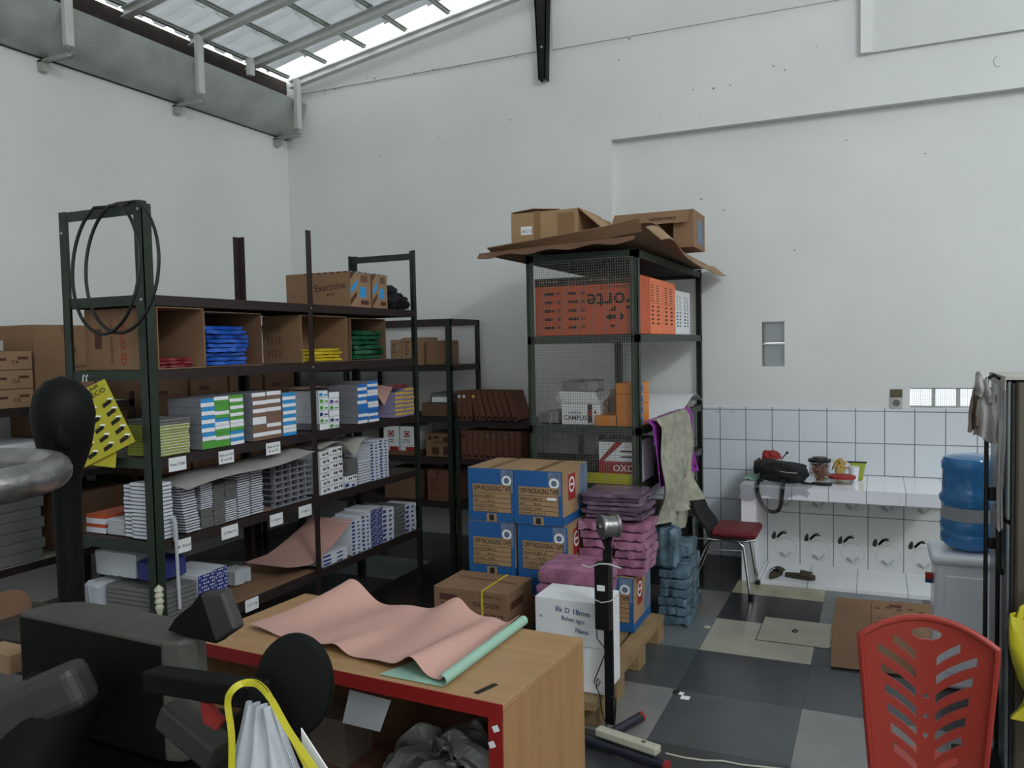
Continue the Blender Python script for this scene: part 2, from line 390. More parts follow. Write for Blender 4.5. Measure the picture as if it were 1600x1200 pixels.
# left wall
slab('wall_left', 'wall_paint', [(XL-.15, XL, -5.2, YM+.1, 0, 3.62)], origin=(XL, 2, 0))
slab('wall_right', 'wall_paint', [(4.3, 4.45, -5.2, YM+.3, 0, 3.5)], origin=(4.3, 2, 0))
slab('wall_rear', 'wall_paint', [(XL-.15, 1.0, -5.35, -5.2, 0, 3.9), (3.6, 4.45, -5.35, -5.2, 0, 3.9), (1.0, 3.6, -5.35, -5.2, 2.6, 3.9)], origin=(0, -5.2, 0))
# back wall with a shallow recessed field on the right and glass block vents
zT = 5.6
holes = [(-.785, -.623, 1.45, 1.785), (.21, .86, 1.157, 1.296), (-1.66, -1.50, 2.02, 2.19)]
m = MB()
m.box(XL-.15, -1.903, YM, YM+.3, 0, zT); m.box(-1.903, 4.45, YM, YM+.3, 3.243, zT)
xs = sorted({-1.903, 4.3}|{h[0] for h in holes}|{h[1] for h in holes}); zs = sorted({0, 3.243}|{h[2] for h in holes}|{h[3] for h in holes})
for i in range(len(xs)-1):
    for j in range(len(zs)-1):
        cx, cz = (xs[i]+xs[i+1])/2, (zs[j]+zs[j+1])/2
        if not any(h[0] < cx < h[1] and h[2] < cz < h[3] for h in holes): m.box(xs[i], xs[i+1], YR, YM+.3, zs[j], zs[j+1])
m.build('wall_back', 'wall_paint', kind='structure', origin=(0, YM, 0))
# hairline cracks and old nail holes on the back wall
m = MB()
for k in range(46):
    x = random.uniform(-4.7, -.2); z = 4.02+random.gauss(0, .012) if k < 30 else random.uniform(2.6, 3.9); r = random.uniform(.003, .008)
    y = YM-.0155 if (k < 30 and x < -2.5) else YM
    m.box(x-r, x+r, y-.0015, y, z-r*.7, z+r*.7)
for x, z in ((-.2, 3.05), (-.55, 2.3), (.3, 2.9)): m.box(x-.005, x+.005, YR-.0012, YR, z-.004, z+.004)
m.tube([(.72+.03*math.cos(a), YM-.001, 3.43+.035*math.sin(a)) for a in [1.9+.25*k for k in range(13)]], .0012, 4)
for q, (x, s_) in enumerate(((-1.14, 'LG FE MM'), (-1.02, 'YZ OM'))): m.text(s_, .008, (x, YR-.0078, 1.105), (1, 0, 0), (0, 0, 1), 0)
m.build('trim_4', 'page_grey', kind='structure')
# glazed wall tiles behind the counter
wt = tiles('wall_tile', (214, 220, 226), (120, 126, 130), 'X', 'Z', .1905, .229, -1.284, 1.128-.229*6, .0035)
slab('trim_1', [wt, 'tile_glaze'], [(-1.903, .21, YR-.007, YR, 0, 1.150), (.21, .86, YR-.007, YR, 0, 1.150), (.86, 4.3, YR-.007, YR, 0, 1.150)])
# glass block vents
def vent(name, h, blocks, dx, mt='skylight_block'):
    x0, x1, z0, z1 = h; t = MB(); y = YR+.045
    for (a, b, c, d) in blocks: t.box(a, b, y, y+.08, c, d)
    f = t.build(name, mt, kind='structure', bevel=.004)
    w = MB()
    n = max(2, int((x1-x0)/.0135)); k = max(2, int((z1-z0)/.0135))
    for i in range(n+1): w.bar((x0+(x1-x0)*i/n, YR+.022, z0), (x0+(x1-x0)*i/n, YR+.022, z1), .0016, .0016)
    for i in range(k+1): w.bar((x0, YR+.022, z0+(z1-z0)*i/k), (x1, YR+.022, z0+(z1-z0)*i/k), .0016, .0016)
    w.build('wire_screen', 'mesh_wire', f)
    fr = MB(); e = .008
    fr.box(x0, x1, YR+.02, YR+.11, z1-e, z1); fr.box(x0, x1, YR+.02, YR+.11, z0, z0+e)
    for (a, b, c, d) in blocks: fr.box(b, b+.018, YR+.012, YR+.11, z0, z1) if dx else fr.box(x0, x1, YR+.012, YR+.11, d, d+.012)
    fr.build('window_frame', 'galv', f)
vent('window_1', holes[0], [(-.785, -.623, 1.46, 1.612), (-.785, -.623, 1.628, 1.775)], False, 'dull_block')
vent('window_2', holes[1], [(.215, .35, 1.163, 1.29), (.372, .50, 1.163, 1.29), (.522, .65, 1.163, 1.29), (.672, .80, 1.163, 1.29)], True)
vent('window_3', holes[2], [(-1.66, -1.50, 2.03, 2.10), (-1.66, -1.50, 2.115, 2.18)], False, 'dull_block')
# gable boarding in front of the upper wall
def roofz(x): return 4.115+.162*(x+4.95)
m = MB(); m.prism([(-4.98, YM-.015, 4.025), (-2.49, YM-.015, 4.025), (-2.49, YM-.015, roofz(-2.49)), (-4.98, YM-.015, roofz(-4.98))], (0, .015, 0))
m.prism([(-2.38, YM-.012, 4.015), (-.10, YM-.012, 4.0), (-.10, YM-.012, roofz(-.1)), (-2.38, YM-.012, roofz(-2.38))], (0, .012, 0))
m.build('trim_2', 'panel_paint', kind='structure')
m = MB(); m.box(-.105, -.036, YM-.05, YM, 3.60, 5.0, 1); m.box(-.036, 4.3, YM-.03, YM, 3.60, 5.0, 0)
m.build('trim_3', ['panel_paint', 'trim_paint'], kind='structure')
# roof: ribbed translucent sheets on battens and rafters, eave on the left
XE, XZ = -4.97, 4.3
M_ = bpy.data.materials.new('roof_sheet'); M_.use_nodes = True; nt = M_.node_tree; b = nt.nodes['Principled BSDF']
b.inputs['Base Color'].default_value = (.60, .62, .63, 1); b.inputs['Roughness'].default_value = .4
tr = nt.nodes.new('ShaderNodeBsdfTranslucent'); tr.inputs[0].default_value = (.92, .95, .97, 1); mx = nt.nodes.new('ShaderNodeMixShader'); mx.inputs[0].default_value = .38
nt.links.new(b.outputs[0], mx.inputs[1]); nt.links.new(tr.outputs[0], mx.inputs[2]); nt.links.new(mx.outputs[0], nt.nodes['Material Output'].inputs[0]); MATS['roof_sheet'] = M_
m = MB(); y0r, y1r = -5.2, 6.06; per = .21; nseg = int((y1r-y0r)/per)
ys = []; 
for i in range(nseg): 
    a = y0r+i*per; ys += [(a, 0), (a+.05, 0), (a+.085, .035), (a+.13, .035), (a+.165, 0)]
nx = 22; step = .42
vs = []; fs = []
for i in range(nx*2):
    k, e = divmod(i, 2); x = XE-.06+(k+e)*step; lift = .0 if e == 0 else .028
    vs += [V((x, y, roofz(x)+.075+z*1.1-(0 if e else .022))) for y, z in ys]
n_ = len(ys)
for i in range(nx*2-1):
    for j in range(n_-1): fs.append((i*n_+j, i*n_+j+1, (i+1)*n_+j+1, (i+1)*n_+j))
m.add(vs, fs)
roof = m.build('ceiling', 'roof_sheet', kind='structure', origin=(0, 2, 4.5))
so = roof.modifiers.new('t', 'SOLIDIFY'); so.thickness = .004
def strut(name, label, cat, boxes, mats='zinc', group=None):
    m = MB()
    for p, q, w, h in boxes: m.bar(p, q, w, h)
    return tag(m.build(name, mats, bevel=.002), label, cat, group)
for y, lb in ((6.12, 'pale metal rafter running up along the back wall'), (5.55, 'pale metal rafter, second out from the back wall'), (4.92, 'pale metal rafter, third out from the back wall'), (4.30, 'pale metal rafter, fourth out from the back wall'), (3.68, 'pale metal rafter nearest the top left corner of the picture')):
    z = lambda x: roofz(x)-.02; m = MB()
    m.bar((XE+.02, y, z(XE+.02)), (XZ, y, z(XZ)), .035, .07); m.bar((XE+.02, y-.028, z(XE+.02)-.03), (XZ, y-.028, z(XZ)-.03), .03, .008); m.bar((XE+.02, y-.028, z(XE+.02)+.03), (XZ, y-.028, z(XZ)+.03), .03, .008)
    tag(m.build('rafter', 'zinc'), lb, 'rafter', 'rafters under the roof sheets')
for i in range(12):
    x = -4.93+.42*i; z = roofz(x)+.028
    m = MB(); m.bar((x, -5.1, z), (x, 6.05, z), .028, .022); m.bar((x-.02, -5.1, z+.008), (x-.02, 6.05, z+.008), .012, .006); m.bar((x+.02, -5.1, z+.008), (x+.02, 6.05, z+.008), .012, .006)
    tag(m.build('roof_batten', 'galv'), 'thin grey metal roof batten '+('at the eave above the gutter' if i == 0 else ORD[i].replace('second', 'first')+' batten up from the eave' if i == 1 else ORD[i-1]+' batten up from the eave'), 'batten', 'battens under the roof sheets')
# gutter trough hung along the left wall
gt = thing('rain_gutter', 'long galvanised metal gutter trough under the roof eave', 'gutter', (-4.95, 2.5, 3.62))
def gut(u, v):
    a = v; x = -5.075+.235*a**.8+.01*math.sin(u*9); z = 3.625+.30*a**1.5-.035*math.sin(a*math.pi)
    return (x, -5.1+u*11.27, z)
m = MB(); m.sheet(gut, 60, 12, .003); m.box(-4.865, -4.835, -5.1, 6.17, 3.915, 3.93)
m.build('trough', 'galv', gt)
m = MB(); m.prism([(-5.07, 6.165, 3.63)]+[V(gut(1, v)) for v in [i/10 for i in range(11)]]+[(-5.07, 6.165, 3.93)], (0, .008, 0)); m.build('end_cap', 'galv', gt)
slab('trim_5', 'dark_wood', [(-5.16, -5.06, -5.2, 6.18, 3.62, 4.157)])
for y, short, lb in ((6.02, 0, 'pale metal gutter hanger in the corner by the back wall'), (5.42, 1, 'short pale metal hanger stub between the two long gutter hangers'), (4.85, 0, 'pale metal gutter hanger above the rack with the hose'), (3.72, 0, 'pale metal gutter hanger at the top left of the picture')):
    t = thing('gutter_hanger', lb, 'bracket', (-4.83, y, 3.6), 'hangers of the gutter'); m = MB()
    z1 = roofz(-4.83)-.03; z0 = z1-.14 if short else 3.66
    m.box(-4.835, -4.80, y-.022, y+.022, z0, z1); m.box(-4.80, -4.79, y-.03, y+.03, z0, z1); m.build('upright', 'zinc', t)
    if not short:
        m = MB(); m.box(-5.075, -4.79, y-.03, y+.012, 3.588, 3.602); m.box(-5.075, -4.79, y+.005, y+.012, 3.588, 3.625); m.box(-5.075, -5.03, y-.03, y+.02, 3.53, 3.60); m.build('support_foot', 'galv', t)
# black steel post stub on the wall
t = thing('steel_post', 'black steel channel post stub hanging down the back wall', 'post', (-2.44, 6.12, 3.77)); m = MB()
m.prism([(-2.475, 6.10, 3.77), (-2.415, 6.10, 3.77), (-2.385, 6.10, 4.6), (-2.505, 6.10, 4.6)], (0, .008, 0)); m.prism([(-2.475, 6.10, 3.77), (-2.467, 6.10, 3.77), (-2.49, 6.10, 4.6), (-2.505, 6.10, 4.6)], (0, .085, 0)); m.prism([(-2.423, 6.10, 3.77), (-2.415, 6.10, 3.77), (-2.385, 6.10, 4.6), (-2.397, 6.10, 4.6)], (0, .085, 0))
m.build('channel', 'black_steel', t); MB().cyl((-2.44, 6.095, 4.02), (-2.44, 6.102, 4.02), .01, n=10).build('bolt', 'galv', t)
# socket and switch
t = thing('wall_socket', 'white electric socket under a dark switch plate beside the bright vent', 'socket', (.123, YR, 1.16)); 
MB().box(.085, .162, YR-.012, YR, 1.15, 1.228).build('socket_plate', 'socket', t, bevel=.003)
m = MB(); m.lathe([(.024, 0), (.024, .004), (.018, .004), (.017, .001)], (.123, YR-.0118, 1.19), 20, M=Matrix.Rotation(math.pi/2, 4, 'X')); m.build('socket_well', 'page_grey', t)
MB().box(.085, .162, YR-.01, YR, 1.230, 1.286).build('switch', 'switch_dark', t, bevel=.003)
# counter with niche
CT = (-.845, .405)
ct = tiles('counter_tile', (232, 234, 238), (150, 154, 156), 'X', 'Y', .228, .6, -.745, 5.62, .003, .1)
cf = tiles('counter_front', (226, 229, 236), (140, 144, 148), 'X', 'Z', .228, .5, -.745, .3, .003, .15)
t = thing('tiled_counter', 'white tiled built-in counter with a niche below along the back wall', 'counter', (-.2, 5.9, 0))
m = MB(); m.box(CT[0], CT[1], 5.62, YR-.007, .60, .668); m.build('countertop', [ct], t, bevel=.002)
m = MB(); m.box(CT[0], CT[1], 5.612, 5.62, .585, .669); m.build('front_edge', [cf], t)
m = MB(); m.box(CT[0], -.75, 5.62, YR-.007, 0, .60); m.box(-.75, -.745, 5.62, 6.1, .03, .60); m.build('pillar', ['tile_glaze'], t, bevel=.002)
m = MB(); m.box(CT[1], 1.4, 5.95, YR-.007, .58, .66); m.box(1.25, 1.4, 5.95, YR-.007, 0, .58); m.build('side_top', ['tile_glaze'], t, bevel=.002)
nf = tiles('niche_slab', (230, 232, 236), (150, 154, 156), 'X', 'Y', .30, .9, -.72, 5.5, .003, .08)
m = MB(); m.box(-.745, 1.25, 5.60, 6.1, 0, .03); m.build('plinth', [nf], t, bevel=.002)
nb = tiles('niche_tile', (206, 208, 206), (110, 112, 110), 'X', 'Z', .2245, .38, -.73, .02, .003, .15)
m = MB(); m.box(-.745, 1.25, 6.1, 6.14, .0, .60, 0)
def leaf(c, r1, r2, a, mi):
    N_ = 14; pts = []
    for j in range(N_):
        th = 2*math.pi*j/N_; u, w = r1*math.cos(th), r2*math.sin(th)*(1-.35*math.cos(th)); pts.append((c[0]+u*math.cos(a)-w*math.sin(a), 6.0992-.0003*mi, c[1]+u*math.sin(a)+w*math.cos(a)))
    m.add(pts, [tuple(range(N_))[::-1]], mi)
for i in range(8):
    for zz in (.02, .40):
        x = -.73+.2245*i; top = .597
        def ok(z): return z < top-.02
        if ok(zz+.20): leaf((x+.045, zz+.205), .03, .014, 1.35, 1); leaf((x+.115, zz+.228), .022, .008, -.05, 1)
        if ok(zz+.18):
            for q in range(4): leaf((x+.075+.012*q, zz+.20+.012*q), .03, .009, 1.0-.22*q, 2)
        leaf((x+.105, zz+.065), .028, .012, -.6, 3) if ok(zz+.07) else None
        leaf((x+.15, zz+.075), .03, .012, .9, 2) if ok(zz+.09) else None
        R_ = .075
        for q in range(26):
            a = 2*math.pi*q/26; cx, cz = x+.125+R_*math.cos(a), zz+.115+R_*math.sin(a)
            if ok(cz) : m.box(cx-.0095, cx+.0095, 6.0995, 6.1, cz-.0022, cz+.0022, 2, None)
m.build('niche_backing', [nb, 'leaf_dark', 'leaf_grey', 'leaf_shade'], t)
# inspection hatch set into the floor
t = thing('floor_hatch', 'square beige inspection cover with a small dark lifting ring in the floor', 'hatch', (-.417, 4.73, 0))
m = MB(); m.box(-.605, -.228, 4.535, 4.93, 0, .003); m.build('cover', FL['c'], t); m = MB()
for a, b_, c, d in ((-.61, -.605, 4.53, 4.935), (-.228, -.223, 4.53, 4.935), (-.61, -.223, 4.53, 4.535), (-.61, -.223, 4.93, 4.935)): m.box(a, b_, c, d, 0, .0012)
m.build('cover_gap', 'hole', t); m = MB(); m.tube([(-.42+.014*math.cos(a), 4.735+.02*math.sin(a), .006) for a in [k*.6 for k in range(10)]], .003, 6); m.build('lifting_ring', 'iron_black', t)
# ------------------------------------------------------------------ racks
def angle(m, x, y, z0, z1, sx, sy, w=.045, th=.004, mi=0, w2=None):
    """an L-section post with its corner at x, y; the flanges run towards sx and sy"""
    w2 = w2 or w
    m.box(min(x, x+sx*w), max(x, x+sx*w), min(y, y+sy*th), max(y, y+sy*th), z0, z1, mi); m.box(min(x, x+sx*th), max(x, x+sx*th), min(y, y+sy*w2), max(y, y+sy*w2), z0, z1, mi)
def post(t, x, y, z1, sx, sy, mt, w=.045, w2=None, z0=0):
    m = MB(); angle(m, x, y, z0, z1, sx, sy, w, mi=0, w2=w2); m.build('post', mt, t)
def shelf(t, x0, x1, y0, y1, z, mt_long='brown_steel', mt_end='green_steel', board='brown_board', h=.045, long='y'):
    th = .004
    if long == 'x': mt_long, mt_end = mt_end, mt_long
    for b, q in (((x1-th, x1, y0, y1), mt_long), ((x0, x0+th, y0, y1), mt_long), ((x0+th, x1-th, y0, y0+th), mt_end), ((x0+th, x1-th, y1-th, y1), mt_end)): MB().box(*b, z-h, z).build('shelf_beam', q, t)
    MB().box(x0+th, x1-th, y0+th, y1-th, z-.016, z-.003).build('shelf_board', board, t)
RX1, RX0 = -2.88, -3.40
LZ = [.395, .812, 1.185, 1.572, 1.902]
rk = thing('storage_rack', 'long dark green and brown steel rack of five shelves with coiled hose on its end', 'rack', (-3.14, 3.67, 0))
for y, sy, z1, mt, w, w2 in ((2.54, 1, 2.295, 'green_steel', .05, .05), (3.68, -1, 2.31, 'brown_steel', .02, .042), (4.80, -1, 2.31, 'green_steel', .045, .035)):
    post(rk, RX1+.001, y, z1, -1, sy, mt, w, w2); post(rk, RX0-.001, y, z1 if y != 4.8 else 2.30, 1, sy, mt, .045, .045)
for z in LZ: shelf(rk, RX0, RX1-.001, 2.545, 4.795, z)
for y in (2.541, 4.791): MB().box(RX0, RX1, y, y+.006, 2.248, 2.292).build('end_rail', 'green_steel', rk)
m = MB()
for x, y, z in ((-2.9, 2.539, 2.27), (-2.9, 2.539, 1.88), (-3.385, 2.539, 2.2), (-2.879, 3.665, 1.88), (-2.879, 3.665, 1.55)): m.lathe([(.007, 0), (.006, .004)], (x, y, z), 10, M=Matrix.Rotation(math.pi/2, 4, 'X'))
m.build('bolt', 'galv', rk)
for y0, y1, z, s in ((2.63, 2.73, 1.177, 'Nota 75/80'), (2.93, 3.03, 1.168, 'Buku vol 100|& vol 50'), (3.26, 3.37, 1.168, 'Buku vol 100|& vol 50'), (2.93, 3.04, .80, 'CL Besar 16'), (3.27, 3.37, .79, 'CL Tanggung 16'), (3.50, 3.61, .79, 'CL Tanggung 16'), (3.07, 3.165, .40, 'CL F. 38'), (2.66, 2.74, .80, 'B. Kecil')):
    m = MB(); m.box(RX1+.0008, RX1+.0016, y0, y1, z-.062, z, 0); L_ = s.split('|')
    for k, q in enumerate(L_): m.text(q, .013, (RX1+.0022, (y0+y1)/2, z-(.038 if len(L_) == 1 else .027+.022*k)), (0, 1, 0), (0, 0, 1), 1, w=min(.085, .009*len(q)), mid=True)
    m.build('shelf_label', ['white_card', 'ink'], rk)
# second rack behind, against the back wall
mr = thing('storage_rack', 'dark steel rack in the corner standing against the back wall, half hidden', 'rack', (-4.05, 5.87, 0))
for x in (-3.07, -4.06, -5.03):
    for y, sy in ((5.62, 1), (6.14, -1)): post(mr, x, y, 1.87, -1 if x > -5 else 1, sy, 'green_steel', .045, .03)
for z in (.40, .76, 1.09, 1.50, 1.87): shelf(mr, -5.03, -3.07, 5.625, 6.135, z, 'brown_steel', 'brown_steel', long='x')
# top of that rack is an open frame, so its last board is left out
for o in list(bpy.data.objects):
    if o.parent == mr and o.name.startswith('shelf_board'): last = o
bpy.data.objects.remove(last, do_unlink=True)
lr = thing('low_rack', 'low dark rack under the wall between the corner rack and the mesh rack', 'rack', (-2.5, 5.87, 0))
for x in (-3.05, -1.98):
    for y, sy in ((5.62, 1), (6.14, -1)): post(lr, x, y, 1.09, -1 if x > -3 else 1, sy, 'green_steel', .04, .03)
for z in (.40, .76, 1.06): shelf(lr, -3.05, -1.98, 5.625, 6.135, z, 'brown_steel', 'brown_steel', long='x')
# third rack along the left wall, mostly out of the picture
wr = thing('wall_rack', 'dark rack along the left wall behind the machine, loaded with boxes', 'rack', (-4.75, 3.2, 0))
for y, sy in ((1.6, 1), (3.85, -1)):
    for x, sx in ((-4.5, -1), (-5.03, 1)): post(wr, x, y, 1.40, sx, sy, 'brown_steel', .04)
for z in (.44, .93, 1.345): shelf(wr, -5.03, -4.5, 1.605, 3.845, z, 'brown_steel', 'brown_steel', board='paper_grey')
wr2 = thing('wall_rack', 'dark rack along the left wall farther in, glimpsed through the long rack', 'rack', (-4.75, 4.8, 0))
for y, sy in ((3.95, 1), (5.55, -1)):
    for x, sx in ((-4.5, -1), (-5.03, 1)): post(wr2, x, y, 1.52, sx, sy, 'brown_steel', .04)
for z in (.40, .80, 1.20): shelf(wr2, -5.03, -4.5, 3.955, 5.545, z, 'brown_steel', 'brown_steel', board='card_dark')
for z, nm in ((.402, 'lowest'), (.802, 'middle'), (1.202, 'top')):
    for i in range(4): carton('dark brown carton, %s on the %s board behind the long rack' % (['first', 'second', 'third', 'fourth'][i], nm), (-4.98, -4.53, 3.98+.39*i, 4.34+.39*i, z, z+.30+.03*((i*7) % 3)), 'card_dark', [('r', 'x', .2, .5, .5, .6, 0), ('r', 'x', .6, .8, .2, .4, 0)], ['ink_brown'], tape=False, group='dark cartons behind the long rack')
for z, nm in ((.442, 'lowest'), (.932, 'middle')):
    carton('dark brown carton at the far end of the %s near wall shelf' % nm, (-4.98, -4.53, 3.32, 3.82, z, z+.34), 'card_dark', tape=False, group='dark cartons behind the long rack')
# mesh-fronted rack standing end-on
QX0, QX1, QY0, QY1 = -1.885, -1.212, 4.40, 6.20
qr = thing('mesh_rack', 'dark green steel rack with a wire mesh front and cardboard roof', 'rack', (-1.55, 5.3, 0))
for x, sx in ((QX0, 1), (QX1, -1)):
    for y, sy in ((QY0, 1), (QY1, -1)): post(qr, x, y, 2.175 if y == QY0 else 2.19, sx, sy, 'green_steel', .045, .045)
for z in (.42, .84, 1.172, 1.697, 2.17): shelf(qr, QX0, QX1, QY0, QY1, z, 'green_steel', 'green_steel', board='brown_board')
m = MB(); y = QY0-.003; n = 44
for i in range(n+1): x = QX0+.03+(QX1-QX0-.06)*i/n; m.bar((x, y, .44), (x, y, 2.13), .0015, .0015)
n = 112
for i in range(n+1): z = .44+1.69*i/n; m.bar((QX0+.02, y, z), (QX1-.02, y, z), .0015, .0015)
m.build('wire_mesh', 'mesh_wire', qr)

# ------------------------------------------------------------------ things on the long rack
FX = -2.893
# top shelf: two printed cartons and a black bag
for k, (y0, y1, lb) in enumerate(((4.06, 4.27, 'brown printed carton with brown and blue stripes on the top shelf, nearer one of two'), (4.295, 4.46, 'brown carton with red and blue stripes, farther of the pair on top'))):
    it = [('r', 'x', 0, 1, 0, 1, 1), ('p', 'x', [(0, .75), (.25, 1), (.0, 1)], 2), ('p', 'x', [(0, .35), (.35, .62), (.35, .78), (0, .52)], 3), ('p', 'x', [(0, .05), (.3, .3), (.3, .45), (0, .22)], 2), ('r', 'x', .45, .78, .28, .58, 3),
          ('r', 'x', .5, .9, .08, .2, 2), ('r', 'x', .5, .85, .72, .92, 4)]+[('r', 'x', .02+.14*q, .1+.14*q, .965, 1, 2 if q % 2 else 3) for q in range(7)]+[('r', 'y', .3+.1*q, .35+.1*q, .955, 1, 2 if q % 2 else 0) for q in range(7)]
    if k == 0: it += [('t', 'y', .46, .45, .045, 'Executive', 0, 4), ('t', 'y', .64, .32, .016, 'MITRA', 0, 4)]+[('ring', 'y', .62, .45, .062, .0015, 4)]
    carton(lb, (-3.38, FX, y0, y1, 1.902, 2.118), 'card', it, ['ink_brown', 'card_light', 'ink_brown', 'lab_blue', 'card_dark'], tape=False, group='striped cartons on the top shelf')
m = MB(); m.blob((-3.13, 4.63, 1.99), (.2, .125, .085), 4, .35, 5); m.blob((-3.12, 4.80, 1.965), (.13, .13, .065), 9, .3, 6)
m.add([], []); tag(m.build('plastic_bag', 'black_cloth'), 'crumpled black bag heaped at the far end of the top shelf', 'bag')
# open cartons on the fourth shelf, their mouths to the aisle
zz = 1.574
a = open_carton('tall open carton with FOLIO SD on its side and pink bags inside', (-3.34, FX+.012, 2.60, 2.872, zz, 1.852), 'x', 'card',
    [('t', 'y', .50, .80, .034, 'FOLIO SD', 0, -90), ('t', 'y', .36, .82, .016, '12 PAK', 1, -90), ('t', 'y', .36, .55, .016, '36 IKAT', 1, -90), ('t', 'y', .36, .30, .016, '17 KG', 1, -90), ('r', 'y', .14, .24, .35, .68, 1), ('r', 'y', .6, .76, 0, .14, 2)], ['ink_red', 'ink_brown', 'tape'])
MB().prism([(-2.995, 2.594, zz+.0), (-2.89, 2.594, zz+.0), (-2.90, 2.594, 1.862), (-3.0, 2.594, 1.862)], (0, .005, 0)).build('flap', 'card', a)
b_ = open_carton('open brown carton holding folded blue plastic bags', (-3.36, FX, 2.885, 3.275, zz, 1.84), 'x', 'card_dark')
c_ = open_carton('open brown carton holding a low pile of yellow bags', (-3.18, -2.905, 3.605, 4.03, zz, 1.842), 'x', 'card', [('r', 'y', .12+.1*q, .17+.1*q, .12+.27*w, .3+.27*w, 0) for q in range(4) for w in range(3)], ['card_dark'])
d_ = open_carton('open dark carton holding a pile of green bags', (-3.34, FX, 4.05, 4.43, zz, 1.835), 'x', 'card_dark')
def packet(name, label, cat, b, mt, group=None, seed=0, wob=.012, n=10):
    """a soft plastic-wrapped packet"""
    x0, x1, y0, y1, z0, z1 = b; m = MB(); vs = []; N_ = n
    rx, ry, rz = (x1-x0)/2, (y1-y0)/2, (z1-z0)/2; c = ((x0+x1)/2, (y0+y1)/2, (z0+z1)/2)
    def P_(i, j, k):
        u, v, w = i/N_*2-1, j/N_*2-1, k*2-1
        e = 1-.09*noise.noise(V((u*2.2+seed*3.7, v*2.2, w+seed)))-.05
        ed = max(abs(u), abs(v)); zt = rz*w*(1-.2*max(0, ed-.75)/.25)+min(rz, wob)*.6*noise.noise(V((u*3+seed, v*3-seed, w*2)))
        return V((c[0]+u*rx*e+wob*.6*noise.noise(V((v*4, w*3, seed+.3))), c[1]+v*ry*e+wob*.6*noise.noise(V((u*4, w*3, seed+9.3))), c[2]+max(-rz, min(rz, zt))))
    g = lambda i, j, k: k*(N_+1)**2+j*(N_+1)+i
    vs = [P_(i, j, k) for k in (0, 1) for j in range(N_+1) for i in range(N_+1)]; fs = []
    for j in range(N_):
        for i in range(N_): fs += [(g(i, j, 0), g(i, j+1, 0), g(i+1, j+1, 0), g(i+1, j, 0)), (g(i, j, 1), g(i+1, j, 1), g(i+1, j+1, 1), g(i, j+1, 1))]
    for i in range(N_):
        fs += [(g(i, 0, 0), g(i+1, 0, 0), g(i+1, 0, 1), g(i, 0, 1)), (g(i+1, N_, 0), g(i, N_, 0), g(i, N_, 1), g(i+1, N_, 1)), (g(0, i+1, 0), g(0, i, 0), g(0, i, 1), g(0, i+1, 1)), (g(N_, i, 0), g(N_, i+1, 0), g(N_, i+1, 1), g(N_, i, 1))]
    m.add(vs, fs, 0, True); o = m.build(name, mt)
    return tag(o, label, cat, group)
def pile(n, name, lab, cat, x0, x1, y0, y1, z0, z1, mt, group, jit=.012, **k):
    h = (z1-z0)/n
    for i in range(n):
        dx, dy = random.uniform(-jit, jit), random.uniform(-jit, jit)
        packet(name, lab % nth(i, n), cat, (x0+dx, x1+dx, y0+dy, y1+dy, z0+i*h+.0005, z0+(i+1)*h-.0005), mt, group, seed=random.random()*50, **k)
pile(9, 'folded_bag', 'folded blue plastic bag, %s of the pile in the open carton', 'bag', -3.26, -2.915, 2.925, 3.205, zz+.006, 1.775, 'bag_blue', 'blue bags in the open carton', .02)
pile(3, 'folded_bag', 'folded dusky pink plastic bag, %s in the tall open carton', 'bag', -3.25, -2.93, 2.64, 2.85, zz+.006, 1.625, 'bag_red', 'pink bags in the tall carton', .01)
pile(4, 'folded_bag', 'folded yellow plastic bag, %s in the open carton', 'bag', -3.12, -2.925, 3.63, 4.0, zz+.006, 1.655, 'bag_yellow', 'yellow bags in the open carton', .012)
pile(6, 'folded_bag', 'folded green plastic bag, %s in the dark carton', 'bag', -3.25, -2.90, 4.085, 4.41, zz+.006, 1.76, 'bag_green', 'green bags in the dark carton', .012)
